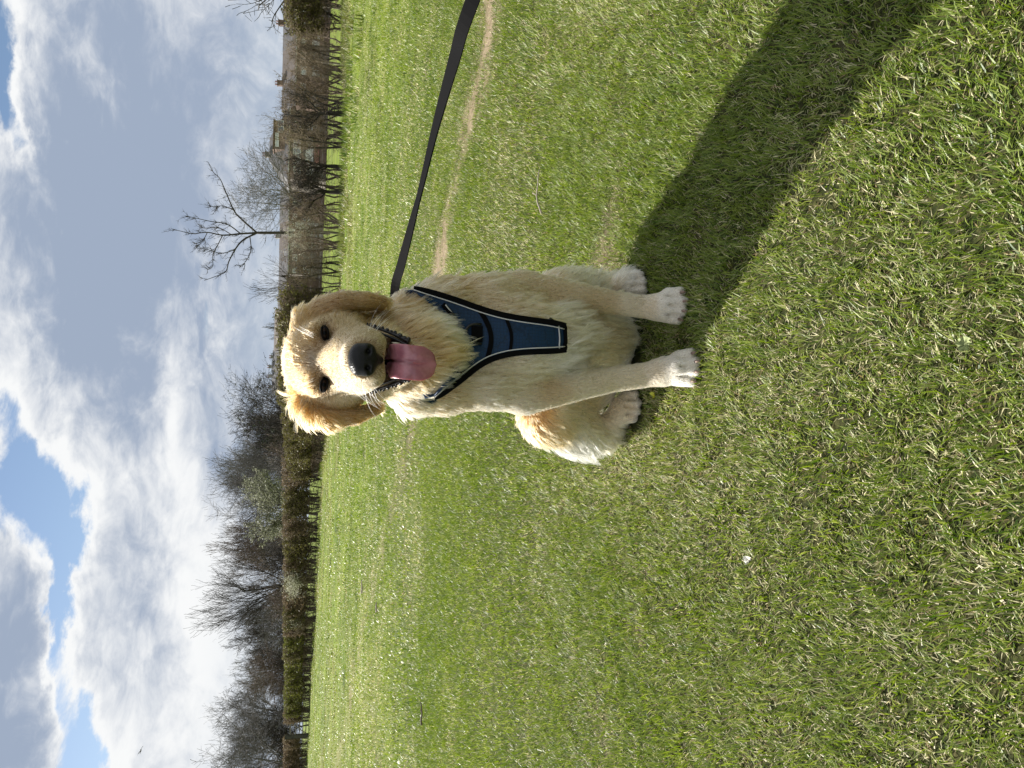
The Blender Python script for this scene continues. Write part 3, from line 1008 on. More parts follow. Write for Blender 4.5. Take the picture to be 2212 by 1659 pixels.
    ux = np.array([1.0, 0, 0]) - n * n[0]; ux /= np.linalg.norm(ux); uz = np.cross(n, ux); uz *= np.sign(uz[2])
    pts = [c + n * 0.009 + ux * 0.0175 * math.cos(a) + uz * (0.019 * math.sin(a)) for a in np.linspace(0, PI, 15)]
    pts = [c + n * 0.009 + ux * 0.0175 - uz * 0.010] + pts + [c + n * 0.009 - ux * 0.0175 - uz * 0.010]
    V, Fc = tube(pts, 0.0024, 8)
    obj('ring', mesh('ring', V, Fc, True), M_PLASTIC, plate)
    Gt = np.array([[c + n * 0.0065 + ux * x + uz * z for x in (-0.014, -0.005, 0.005, 0.014)] for z in (-0.012, -0.004, 0.008)])
    V, Fc = sheet(Gt, 0.003, np.broadcast_to(n, Gt.shape))
    obj('tab', mesh('tab', V, Fc), M_WEB, plate)
    # straps over the shoulders to the back, and under the chest
    for a0, mid in ((G[0, 0], (-0.035, 1.47, 0.53)), (G[0, 21], (0.185, 1.49, 0.54))):
        q = smooth_curve([a0, (np.array(a0) + mid) / 2, mid, (0.075, 1.57, 0.545)], 26)
        q = np.concatenate([q[:1], snap(q[1:], 0.0)])
        n = FD.grad(q)
        V, Fc = ribbon(q, n, 0.030, 0.003)
        obj('shoulder_strap', mesh('shoulder_strap', V, Fc, True), M_BLUE, plate)
    # buckle at the lower right corner
    q, _ = march(np.linspace(955, 968, 6), np.linspace(1202, 1184, 6), 0.017)
    V, Fc = ribbon(q, FD.grad(q), 0.010, 0.004)
    obj('buckle', mesh('buckle', V, Fc, True), M_PLASTIC, plate)
    # back panel with the leash ring
    g = np.array([[(0.075 + x * (1 - 0.25 * abs(y)), 1.57 + y * 0.07, 0.56) for x in np.linspace(-0.05, 0.05, 9)] for y in np.linspace(-1, 1, 9)])
    g = snap(g.reshape(-1, 3), H_OFF + 0.002).reshape(9, 9, 3)
    V, Fc = sheet(g, 0.004, FD.grad(g.reshape(-1, 3)).reshape(9, 9, 3))
    obj('back_panel', mesh('back_panel', V, Fc, True), M_BLUE, plate)
    return plate, g[4, 4]
HARNESS, BACK_PT = build_harness()
HPOLY = np.concatenate([LB + np.array([[-12.0, 0]]) * np.clip((1150 - LB[:, 1:2]) / 60, 0, 1), RB[::-1], plate_uv(np.linspace(1, 0, 20), np.zeros(20))])

def in_poly(u, v, poly):
    c = np.zeros(len(u), bool)
    x0, y0 = poly[-1]
    for x1, y1 in poly:
        m = ((y1 > v) != (y0 > v)) & (u < (x0 - x1) * (v - y1) / (y0 - y1 + 1e-12) + x1)
        c ^= m
        x0, y0 = x1, y1
    return c

# ---------------------------------------------------------------- face parts
def eye_fn(t, b):
    tc = t.new('ShaderNodeTexCoord')
    sp = t.new('ShaderNodeSeparateXYZ'); t.link(tc.outputs['Object'], sp.inputs[0])
    r = t.m('SQRT', t.m('ADD', t.m('MULTIPLY', sp.outputs[0], sp.outputs[0]), t.m('MULTIPLY', sp.outputs[2], sp.outputs[2])))
    n = t.noise(tc.outputs['Object'], 700, 3, 0.6)
    iris = t.mix(n, (0.010, 0.006, 0.004), (0.030, 0.016, 0.008))
    c = t.mix(t.mr(r, 0.0030, 0.0036), (0.002, 0.002, 0.002), iris)
    c = t.mix(t.mr(r, 0.0068, 0.0078), c, (0.006, 0.005, 0.004))
    t.link(c, b.inputs['Base Color'])
M_EYE = mat('dog_eye', rough=0.25, fn=eye_fn, spec=0.08)
M_LID = mat('dark_eyelid', (0.006, 0.0045, 0.0035), 0.6, spec=0.1)

def uvsphere(c, r, nu=20, nv=12, sc_=(1, 1, 1)):
    V, Fc = [], []
    for j in range(nv + 1):
        th = PI * j / nv
        for i in range(nu):
            a = 2 * PI * i / nu
            V.append((c[0] + r * sc_[0] * math.sin(th) * math.cos(a), c[1] + r * sc_[1] * math.sin(th) * math.sin(a), c[2] + r * sc_[2] * math.cos(th)))
    for j in range(nv):
        for i in range(nu):
            Fc.append((j * nu + i, (j + 1) * nu + i, (j + 1) * nu + (i + 1) % nu, j * nu + (i + 1) % nu))
    return V, Fc

for k, e in enumerate(EYES):
    V, Fc = uvsphere((0, 0, 0), 0.0112, sc_=(1.0, 0.85, 0.52))
    o = obj('eye', mesh('eye', V, Fc, True), M_EYE, dog, world=False)
    o.location = Vector(e + [0, 0.008, 0]) - Vector(DOG_LOC)
    sg = -1 if k == 0 else 1
    for top in (1, -1):
        pts = []
        for a in np.linspace(0, PI, 13):
            x = 0.0116 * math.cos(a) * sg
            z = (0.0050 if top > 0 else 0.0050) * math.sin(a) * top - 0.0020 * math.cos(a) * (1 if k == 0 else 1) * 0 - 0.0022 * (x * sg > 0) * 0
            z += -0.0016 * (-math.cos(a))                       # inner corner sits lower
            rr2 = 0.0116 ** 2 - (x * 0.85) ** 2 - z ** 2
            y = 0.008 - math.sqrt(max(1 - (x / 0.0122) ** 2 - (z / 0.0075) ** 2, 0.02)) * 0.0098
            pts.append(e + [x, y, z])
        V, Fc = tube(pts, [0.0007 + 0.0010 * math.sin(a) for a in np.linspace(0, PI, 13)], 8)
        obj('eyelid', mesh('eyelid', V, Fc, True), M_LID, dog)

def nose_fn(t, b):
    tc = t.new('ShaderNodeTexCoord')
    vo = t.new('ShaderNodeTexVoronoi')
    t.link(tc.outputs['Object'], vo.inputs['Vector']); vo.inputs['Scale'].default_value = 650
    n = t.noise(tc.outputs['Object'], 90, 3, 0.6)
    t.link(t.mix(n, (0.004, 0.004, 0.0045), (0.012, 0.012, 0.013)), b.inputs['Base Color'])
    t.link(t.bump(vo.outputs[0], 0.55, 0.0008), b.inputs['Normal'])
M_NOSE = mat('wet_nose_leather', rough=0.30, fn=nose_fn, spec=0.22)
NC = hd(-0.002, 0.112, -0.053)

def build_nose():
    nf = Field(NC - [0.034, 0.03, 0.03], NC + [0.034, 0.03, 0.03], 0.0012)
    nf.ell(NC + [0, 0, 0.008], (0.0232, 0.0175, 0.0150), 0.006)
    nf.ell(NC + [0, -0.003, -0.004], (0.0195, 0.0145, 0.0140), 0.008)
    nf.cone(NC + [0, -0.005, -0.010], NC + [0, 0.0, -0.021], 0.010, 0.006, 0.006)
    for s in (-1, 1):
        nf.ell(NC + [0.0140 * s, -0.003, -0.0035], (0.0092, 0.0115, 0.0105), 0.005)
        nf.cone(NC + [0.0100 * s, -0.020, -0.005], NC + [0.0120 * s, -0.0125, -0.004], 0.0046, 0.0030, 0.003, cut=True)
        nf.cone(NC + [0.0135 * s, -0.0165, -0.0065], NC + [0.0235 * s, -0.0085, -0.0085], 0.0026, 0.0014, 0.002, cut=True)
    nf.cone(NC + [0, -0.0185, -0.004], NC + [0, -0.013, -0.024], 0.0010, 0.0013, 0.002, cut=True)
    V, Q = nf.nets()
    obj('nose', mesh('nose', V, Q, True), M_NOSE, dog)
build_nose()

def tongue_fn(t, b):
    tc = t.new('ShaderNodeTexCoord')
    n = t.noise(tc.outputs['Object'], 60, 4, 0.6); n2 = t.noise(tc.outputs['Object'], 900, 2, 0.5)
    t.link(t.mix(t.mr(n, 0.3, 0.7), (0.30, 0.105, 0.140), (0.46, 0.19, 0.225)), b.inputs['Base Color'])
    t.link(t.bump(n2, 0.35, 0.0006), b.inputs['Normal'])
M_TONGUE = mat('wet_tongue', rough=0.20, fn=tongue_fn, spec=0.6, Subsurface_Weight=0.25, Subsurface_Radius=(0.006, 0.002, 0.0015), Subsurface_Scale=1.0)

def build_tongue():
    c = smooth_curve([hd(0, -0.020, -0.098), hd(0, 0.030, -0.100), hd(-0.001, 0.068, -0.099), hd(-0.002, 0.088, -0.108), hd(-0.0035, 0.0955, -0.124), hd(-0.0045, 0.094, -0.143), hd(-0.005, 0.0890, -0.1585)], 40)
    T = np.gradient(c, axis=0); T /= np.linalg.norm(T, axis=1)[:, None]
    X = np.array([1.0, 0, 0]); Nn = np.cross(X, T); Nn /= np.linalg.norm(Nn, axis=1)[:, None]
    if Nn[25] @ np.array([0, -1, 0.3]) < 0: Nn = -Nn
    s = np.linspace(0, 1, 40)
    hw = 0.0195 + 0.0055 * np.sin(np.clip((s - 0.2) / 0.8, 0, 1) * PI * 0.72)
    tip = np.clip((s - 0.83) / 0.17, 0, 1)
    hw = hw * np.sqrt(np.maximum(1 - tip ** 2, 0.0)) + 0.0006
    m = 48; V, Fc = [], []
    for i in range(40):
        for k in range(m):
            a = 2 * PI * k / m
            x = math.cos(a) * hw[i]; w_ = math.sin(a)
            th = 0.0042 * (1 - 0.5 * tip[i])
            z = w_ * th
            if w_ > 0:
                z -= 0.0062 * math.exp(-(x / 0.0024) ** 2) * (1 - tip[i])
                z += 0.0016 * math.sin(x * 260 + i * 0.35) * (1 - abs(x) / (hw[i] + 1e-6))
            z += 0.0065 * (x / 0.026) ** 2 * (1 if i < 30 else 0.4)          # sides curl up
            V.append(c[i] + X * x + Nn[i] * z)
    for i in range(39):
        for k in range(m):
            Fc.append((i * m + k, i * m + (k + 1) % m, (i + 1) * m + (k + 1) % m, (i + 1) * m + k))
    Fc.append(tuple(range(m))[::-1]); Fc.append(tuple(range(39 * m, 40 * m)))
    obj('tongue', mesh('tongue', V, Fc, True), M_TONGUE, dog)
build_tongue()

M_LIP = mat('black_lip', (0.010, 0.009, 0.009), 0.28)
M_TOOTH = mat('tooth_ivory', (0.62, 0.56, 0.45), 0.3)
LIPS = []
def build_lips():
    for s, seq in ((1, [(957, 793, 1.206), (947, 825, 1.182), (936, 854, 1.165), (921, 884, 1.150)]), (-1, [(812, 797, 1.206), (821, 827, 1.182), (831, 856, 1.165), (843, 884, 1.150)])):
        p = smooth_curve([W(*q) for q in seq], 22)
        LIPS.append(p)
        parts = [tube(p, np.linspace(0.0016, 0.0040, 22), 8)]
        for i in range(0, 22):
            off = np.array([0.0030 * s, -0.0015, -0.001 + 0.002 * (i % 2)])
            parts.append(uvsphere(p[i] + off, (0.0017 + 0.0016 * ((i * 7) % 3) / 2) * (0.55 + 0.45 * i / 21), 8, 5))
        parts.append(tube(p + np.array([-0.0060 * s, 0.002, 0.001]), np.linspace(0.0012, 0.0030, 22), 8))
        V, Fc = join(parts)
        obj('lip', mesh('lip', V, Fc, True), M_LIP, dog)
        q = hd(0.0245 * s, 0.056, -0.108)
        V, Fc = tube([q, q + [0.001 * s, -0.001, 0.006], q + [0.002 * s, -0.001, 0.012]], [0.0026, 0.002, 0.0005], 8)
        obj('tooth', mesh('tooth', V, Fc, True), M_TOOTH, dog)
build_lips()

M_CLAW = mat('horn_claw', (0.20, 0.13, 0.10), 0.35)
def build_claws():
    for c, yaw in ((PAW_L, 0.05), (PAW_R, -0.12)):
        R = rotz(yaw)
        for x, y in ((-0.0263, 0.018), (-0.0095, 0.004), (0.0095, 0.004), (0.0263, 0.018)):
            b = np.array([c[0], c[1] + 0.008, 0]) + R @ np.array([x, y - 0.008, 0.016])
            V, Fc = tube([b, b + R @ np.array([x * 0.05, -0.007, -0.001]), b + R @ np.array([x * 0.08, -0.012, -0.006])], [0.0030, 0.0026, 0.0008], 8)
            obj('claw', mesh('claw', V, Fc, True), M_CLAW, dog)
build_claws()

# ---------------------------------------------------------------- coat: flow, length and colour given at control points
CREAM = (0.70, 0.510, 0.300); PALE = (0.79, 0.645, 0.445); WHITE = (0.87, 0.79, 0.65); GOLD = (0.56, 0.355, 0.160); ORANGE = (0.55, 0.290, 0.105); TAN = (0.54, 0.355, 0.180); GREY = (0.34, 0.27, 0.19)
EAR = (0.42, 0.222, 0.075)
# u, v, Y, flow (right, away, up), length mm, lift, colour
CP = [
 (884, 765, 1.115, 0, .7, .7, 5.8, 0.135, PALE), (884, 735, 1.15, 0, .6, .8, 6.9, 0.113, GOLD), (862, 755, 1.14, -.5, .7, .2, 6.9, 0.113, CREAM), (906, 755, 1.14, .5, .7, .2, 6.9, 0.113, CREAM),
 (848, 795, 1.13, -.6, .6, -.5, 9.2, 0.113, PALE), (918, 795, 1.13, .6, .6, -.5, 9.2, 0.113, CREAM), (882, 822, 1.10, 0, .2, -1, 4.6, 0.135, GREY), (864, 818, 1.11, -.4, .4, -1, 6.9, 0.135, PALE), (900, 818, 1.11, .4, .4, -1, 6.9, 0.135, PALE),
 (830, 770, 1.18, -.6, .8, -.2, 10.3, 0.113, PALE), (938, 770, 1.18, .6, .8, -.2, 10.3, 0.113, CREAM),
 (884, 668, 1.20, 0, .4, .9, 8, .1, GREY), (884, 690, 1.19, 0, .4, .9, 9.2, 0.099, CREAM), (884, 655, 1.205, 0, .5, .9, 11.5, 0.099, GOLD), (884, 620, 1.24, 0, .9, .5, 14.9, 0.126, GOLD), (840, 625, 1.25, -.3, .9, .4, 16.1, 0.126, GOLD), (930, 625, 1.25, .3, .9, .4, 16.1, 0.126, GOLD),
 (832, 672, 1.205, -.3, .5, .8, 9.2, 0.113, GOLD), (938, 674, 1.205, .3, .5, .8, 9.2, 0.113, GOLD),
 (800, 720, 1.23, -.5, .8, -.1, 13.8, 0.099, PALE), (966, 720, 1.23, .5, .8, -.1, 13.8, 0.099, CREAM), (796, 780, 1.25, -.4, .8, -.5, 18.4, 0.113, CREAM), (972, 780, 1.25, .4, .8, -.5, 18.4, 0.113, CREAM),
 (815, 840, 1.24, -.3, .7, -.8, 23.0, 0.113, CREAM), (955, 840, 1.24, .3, .7, -.8, 23.0, 0.113, CREAM),
 (985, 645, 1.28, .5, .5, -.6, 18, .20, GOLD), (1014, 680, 1.265, .2, .2, -1, 16, .12, TAN), (1018, 740, 1.26, .0, .2, -1, 14, .08, TAN), (1014, 800, 1.265, -.1, .1, -1, 14, .08, GOLD), (1008, 845, 1.27, -.2, .1, -1, 15, .12, TAN),
 (800, 628, 1.275, -.5, .1, .75, 34, .45, GOLD), (772, 645, 1.268, -.8, .1, .15, 32, .42, GOLD), (750, 690, 1.255, -.75, .1, -.55, 26, .26, EAR), (752, 750, 1.258, -.25, .1, -1, 15, .10, EAR), (770, 815, 1.265, .1, .1, -1, 15, .10, EAR),
 (886, 890, 1.24, 0, -.1, -1, 24, .22, TAN), (840, 900, 1.25, -.35, .1, -1, 28, .22, GOLD), (935, 900, 1.25, .35, .1, -1, 28, .22, GOLD), (895, 960, 1.26, .05, -.15, -1, 36, .42, GOLD), (945, 960, 1.28, .1, -.1, -1, 34, .42, PALE), (845, 965, 1.28, -.1, -.1, -1, 32, .40, PALE),
 (800, 890, 1.34, -.3, .2, -1, 34, .25, CREAM), (985, 890, 1.34, .3, .2, -1, 34, .25, TAN), (1000, 940, 1.36, .15, .1, -1, 32, .22, CREAM), (795, 930, 1.36, -.2, .1, -1, 30, .22, CREAM),
 (1045, 980, 1.40, .15, .35, -1, 26, .05, TAN), (1050, 1060, 1.40, .1, .25, -1, 24, .05, CREAM), (1015, 1060, 1.38, -.1, .1, -1, 28, .06, CREAM), (1000, 1130, 1.40, -.3, 0, -1, 32, .10, CREAM), (1055, 1130, 1.42, .1, .2, -1, 18, .06, CREAM),
 (790, 980, 1.38, -.1, .35, -1, 26, .05, CREAM), (780, 1060, 1.38, -.05, .25, -1, 24, .05, PALE), (820, 1040, 1.36, .15, .1, -1, 34, .09, PALE), (785, 1130, 1.41, 0, .2, -1, 18, .06, PALE),
 (855, 1060, 1.36, .0, .0, -1, 26, .07, PALE), (868, 1120, 1.38, .25, -.05, -1, 40, .18, PALE), (880, 1190, 1.40, .3, -.05, -1, 50, .30, WHITE),
 (935, 1235, 1.42, -.05, -.05, -1, 58, .20, PALE), (975, 1200, 1.42, .12, 0, -1, 52, .20, PALE), (930, 1300, 1.50, -.15, 0, -1, 52, .22, CREAM),
 (1030, 1190, 1.43, 0, .2, -1, 13, .06, CREAM), (1012, 1290, 1.43, 0, .15, -1, 12, .06, CREAM), (998, 1390, 1.43, 0, .0, -1, 11, .07, PALE), (1010, 1250, 1.50, 0, .8, -.7, 24, .3, PALE),
 (812, 1190, 1.39, 0, .2, -1, 13, .06, CREAM), (832, 1290, 1.39, 0, .15, -1, 12, .06, PALE), (852, 1400, 1.38, 0, .0, -1, 11, .07, PALE), (845, 1250, 1.46, 0, .8, -.7, 24, .3, PALE),  # left foreleg set paler to brighten its sunlit rim
 (996, 1450, 1.40, 0, -.8, -.5, 9, .18, WHITE), (864, 1475, 1.36, 0, -.8, -.5, 9, .18, WHITE), (998, 1478, 1.385, 0, -.9, -.4, 6, .2, WHITE), (866, 1505, 1.335, 0, -.9, -.4, 6, .2, WHITE),
 (752, 1150, 1.55, -.35, .4, -.7, 24, .22, ORANGE), (735, 1190, 1.56, -.6, .3, -.6, 30, .28, GOLD), (718, 1230, 1.62, -.8, .2, -.55, 80, .45, WHITE), (712, 1300, 1.68, -.4, .3, -.7, 36, .3, PALE), (775, 1230, 1.54, -.2, .1, -1, 22, .2, PALE), (765, 1310, 1.58, -.2, 0, -1, 18, .2, CREAM),
 (779, 1375, 1.56, 0, -.8, -.5, 8, .18, WHITE), (765, 1390, 1.575, 0, -.8, -.5, 7, .18, WHITE), (795, 1390, 1.575, 0, -.8, -.5, 7, .18, WHITE), (770, 1350, 1.60, 0, -.6, -.7, 8, .18, PALE), (780, 1398, 1.555, 0, -.8, -.5, 6, .18, WHITE), (1042, 1390, 1.57, 0, -.8, -.5, 10, .22, WHITE),
 (1062, 1180, 1.58, .4, .3, -.7, 20, .2, CREAM), (1068, 1240, 1.60, .7, .2, -.6, 30, .28, PALE), (1055, 1310, 1.65, .5, .1, -.8, 32, .25, PALE), (1042, 1398, 1.575, 0, -.8, -.5, 7, .18, WHITE),
 (915, 820, 1.50, 0, .8, -.6, 26, .2, GOLD), (915, 800, 1.65, 0, .8, -.6, 26, .2, GOLD), (1000, 900, 1.60, .4, .6, -.8, 24, .2, GOLD), (830, 900, 1.60, -.4, .6, -.8, 24, .2, GOLD),
 (915, 1000, 1.95, 0, .6, -.8, 30, .25, GOLD), (915, 1200, 2.0, 0, .5, -.6, 45, .3, PALE)]
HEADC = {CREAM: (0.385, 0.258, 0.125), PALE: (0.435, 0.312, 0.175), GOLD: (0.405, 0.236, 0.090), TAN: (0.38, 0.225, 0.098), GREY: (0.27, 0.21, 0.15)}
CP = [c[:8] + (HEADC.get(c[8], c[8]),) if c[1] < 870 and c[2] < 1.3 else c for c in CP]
CPP = np.array([W(c[0], c[1], c[2]) for c in CP]); CPD = np.array([c[3:6] for c in CP], float)
CPD /= np.linalg.norm(CPD, axis=1)[:, None]
CPL = np.array([c[6] for c in CP]) / 1000; CPF = np.array([c[7] for c in CP]); CPC = np.array([c[8] for c in CP])

def coat(P):
    """flow, length, lift, colour at points P"""
    D = np.empty_like(P); L = np.empty(len(P)); Fl = np.empty(len(P)); C = np.empty_like(P)
    for a in range(0, len(P), 20000):
        q = P[a:a + 20000]
        d2 = ((q[:, None] - CPP[None]) ** 2).sum(2)
        w = 1 / (d2 + 0.006 ** 2) ** 2.2
        w /= w.sum(1)[:, None]
        D[a:a + 20000] = w @ CPD; L[a:a + 20000] = w @ CPL; Fl[a:a + 20000] = w @ CPF; C[a:a + 20000] = w @ CPC
    for k, e in enumerate(EYES):
        s = -1 if k == 0 else 1
        loc = P - e
        x = loc[:, 0] * s; z = loc[:, 2]
        r = np.sqrt((x / 0.0168) ** 2 + (z / 0.0068) ** 2 + (np.minimum(loc[:, 1], 0) / 0.02) ** 2)
        r2 = np.sqrt(((x + 0.015) / 0.008) ** 2 + ((z + 0.004) / 0.007) ** 2)         # inner corner
        k_ = np.clip((1.25 - r) * 2.2, 0, 1)[:, None] * (np.abs(loc[:, 1]) < 0.03)[:, None]
        k2 = np.clip(1.4 - r2, 0, 1)[:, None] * 0.7 * (np.abs(loc[:, 1]) < 0.03)[:, None]
        kk = np.maximum(k_, k2)
        C = C * (1 - kk) + np.array([0.045, 0.028, 0.017]) * kk
        halo = np.clip(3.0 - r, 0, 1)[:, None] * 0.5 * (np.abs(loc[:, 1]) < 0.03)[:, None]
        C = C * (1 - halo) + np.array([0.25, 0.15, 0.07]) * halo
        L = np.where(r < 1.8, np.minimum(L, 0.0045), L)
    return D, L, Fl, C

def mouth_mask(P):
    q = P - hd(0, 0.045, -0.100)
    e = np.sqrt((q[:, 0] / 0.0365) ** 2 + (q[:, 1] / 0.057) ** 2 + (q[:, 2] / 0.0145) ** 2)
    a = hd(0, -0.030, -0.092); b = hd(0, 0.095, -0.099); ab = b - a
    t = np.clip((P - a) @ ab / (ab @ ab), 0, 1)
    d = np.linalg.norm(P - a - t[:, None] * ab, axis=1) - (0.008 + 0.0085 * t)
    return (e < 1.0) | (d < 0.0022)

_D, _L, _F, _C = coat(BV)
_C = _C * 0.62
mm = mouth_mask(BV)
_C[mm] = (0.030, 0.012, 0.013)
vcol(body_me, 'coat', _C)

def hair_mat():
    m = bpy.data.materials.new('golden_fur')
    m.use_nodes = True
    t = NT(m.node_tree)
    o = t.new('ShaderNodeOutputMaterial')
    h = t.new('ShaderNodeBsdfHairPrincipled')
    h.model = 'CHIANG'
    h.parametrization = 'COLOR'
    at = t.new('ShaderNodeAttribute', attribute_name='tint')
    t.link(at.outputs['Color'], h.inputs['Color'])
    h.inputs['Roughness'].default_value = 0.62
    h.inputs['Radial Roughness'].default_value = 0.70
    h.inputs['Coat'].default_value = 0.0
    h.inputs['IOR'].default_value = 1.38
    h.inputs['Random Roughness'].default_value = 0.2
    t.link(h.outputs[0], o.inputs[0])
    return m
M_FUR = hair_mat()

def make_curves(name, PTS, RAD, COLR, parent):
    """PTS (n, k, 3) strands in world space"""
    n, k = PTS.shape[:2]
    cu = bpy.data.hair_curves.new(name)
    cu.add_curves([k] * n)
    off = np.array(DOG_LOC)
    cu.attributes['position'].data.foreach_set('vector', (PTS - off).astype(np.float32).ravel())
    ra = cu.attributes.get('radius') or cu.attributes.new('radius', 'FLOAT', 'POINT')
    ra.data.foreach_set('value', RAD.astype(np.float32).ravel())
    ca = cu.attributes.new('tint', 'FLOAT_COLOR', 'CURVE')
    c4 = np.ones((n, 4), np.float32); c4[:, :3] = COLR
    ca.data.foreach_set('color', c4.ravel())
    cu.materials.append(M_FUR)
    o = bpy.data.objects.new(name, cu)
    COL.objects.link(o)
    o.parent = parent
    return o

def build_fur(N=290000, K=6):
    rng = np.random.default_rng(3)
    tri = np.concatenate([BQ[:, [0, 1, 2]], BQ[:, [0, 2, 3]]])
    A, B, C = BV[tri[:, 0]], BV[tri[:, 1]], BV[tri[:, 2]]
    cr = np.cross(B - A, C - A); ar = np.linalg.norm(cr, axis=1) / 2
    nf = cr / (2 * ar[:, None] + 1e-12); mid = (A + B + C) / 3
    tocam = np.array([0, 0, CAM_H]) - mid; tocam /= np.linalg.norm(tocam, axis=1)[:, None]
    facing = (nf * tocam).sum(1)
    wgt = ar * np.where(facing > -0.25, 1.0, 0.22)
    headm = np.linalg.norm(mid - E0, axis=1) < 0.13
    wgt = wgt * np.where(headm, 2.3, 1.0)
    legs = (mid[:, 2] < 0.28) & (mid[:, 1] < 1.5)
    wgt = wgt * np.where(legs, 1.5, 1.0)
    cdf = np.cumsum(wgt); cdf /= cdf[-1]
    f = np.searchsorted(cdf, rng.random(N))
    r1 = np.sqrt(rng.random(N)); r2 = rng.random(N)
    P = A[f] * (1 - r1)[:, None] + B[f] * (r1 * (1 - r2))[:, None] + C[f] * (r1 * r2)[:, None]
    n = FD.grad(P)
    keep = ~mouth_mask(P)
    for e in EYES:
        q = P - e
        keep &= ~((np.sqrt((q[:, 0] / 0.0102) ** 2 + (q[:, 2] / 0.0034) ** 2) < 1) & (np.abs(q[:, 1]) < 0.03))
    q = P - NC
    keep &= ~((np.sqrt((q[:, 0] / 0.0245) ** 2 + ((q[:, 2] - 0.001) / 0.0195) ** 2) < 1) & (q[:, 1] < 0.012))
    pu, pv = proj(P)
    tc = np.array([0, 0, CAM_H]) - P; tc /= np.linalg.norm(tc, axis=1)[:, None]
    keep &= ~(in_poly(pu, pv, HPOLY) & ((n * tc).sum(1) > -0.1) & (P[:, 1] < 1.47))
    keep &= P[:, 2] > 0.006
    for lp in LIPS:
        dl = np.min(np.linalg.norm(P[:, None] - lp[None, ::2], axis=2), axis=1)
        keep &= dl > 0.0075
    P, n = P[keep], n[keep]
    N = len(P)
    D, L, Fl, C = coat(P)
    for lp in LIPS:
        dl = np.min(np.linalg.norm(P[:, None] - lp[None, ::2], axis=2), axis=1)
        L = np.where(dl < 0.026, np.minimum(L, 0.006 + 0.4 * np.maximum(dl - 0.008, 0)), L)
    T = D - n * (D * n).sum(1)[:, None]
    T /= np.linalg.norm(T, axis=1)[:, None] + 1e-9
    # locks: strands gather towards shared guides
    gi = rng.choice(N, N // 13, replace=False)
    kd = KDTree(len(gi))
    for i, g in enumerate(gi): kd.insert(P[g], i)
    kd.balance()
    own = np.array([kd.find(p)[1] for p in P])
    g = gi[own]
    gw = rng.normal(0, 1, (len(gi), 3))
    L = L * rng.uniform(0.45, 1.2, N) * (1 + 0.15 * gw[own][:, 0]).clip(0.6, 1.4)
    wav = np.clip((L - 0.012) / 0.03, 0, 1)
    jit = rng.normal(0, 1, (N, 3)) * 0.06
    Dg = T + gw[own] * (0.10 + 0.14 * wav)[:, None] + jit
    lift = Fl * rng.uniform(0.7, 1.4, N)
    ph = rng.random(len(gi))[own] * 2 * PI
    side = np.cross(n, T)
    S = np.empty((N, K, 3)); p = P - n * 0.001
    S[:, 0] = p
    seg = L / (K - 1)
    for k in range(1, K):
        s = k / (K - 1)
        d = Dg + n * (lift * (1.35 - 1.1 * s))[:, None] + side * (np.sin(ph + s * 4.5) * 0.35 * wav)[:, None]
        d = d + np.array([0, 0, -1.0]) * (0.45 * s * wav)[:, None]
        d /= np.linalg.norm(d, axis=1)[:, None]
        p = p + d * seg[:, None]
        S[:, k] = p
    # pull tips towards the guide's tip
    gt = S[g] - P[g][:, None] + P[:, None]
    for k in range(1, K):
        s = k / (K - 1)
        pull = (0.16 + 0.42 * wav + 0.24 * np.clip((L - 0.04) / 0.02, 0, 1)) * s ** 1.3
        tgt = S[g, k] + (S[:, 0] - S[g, 0]) * 0.35
        S[:, k] = S[:, k] * (1 - pull)[:, None] + tgt * pull[:, None]
    # keep strands out of the body
    fl = FD.sample(S.reshape(-1, 3)).reshape(N, K)
    gr = FD.grad(S[:, 2:].reshape(-1, 3)).reshape(N, K - 2, 3)
    S[:, 2:] += gr * np.clip(0.0012 - fl[:, 2:], 0, 0.02)[..., None]
    S[..., 2] = np.maximum(S[..., 2], 0.002)
    taper = np.array([1.0, 1.0, 0.92, 0.78, 0.55, 0.15])[:K]
    r0 = np.where(L < 0.011, 0.00028, 0.00038) * rng.uniform(0.8, 1.2, N)
    R = r0[:, None] * taper[None]
    vs = np.where(L < 0.014, 0.07, 0.17)
    val = (1 + rng.normal(0, 1, N) * vs).clip(0.5, 1.5) * (1 + vs * gw[own][:, 1]).clip(0.6, 1.4)
    C = np.clip(C * val[:, None], 0.01, 0.93)
    pale = rng.random(N) < 0.08
    C[pale] = C[pale] * 0.5 + np.array(WHITE) * 0.5 * (C[pale].mean(1) > 0.15)[:, None] + C[pale] * 0.5 * (C[pale].mean(1) <= 0.15)[:, None]
    make_curves('fur', S, R, C, dog)

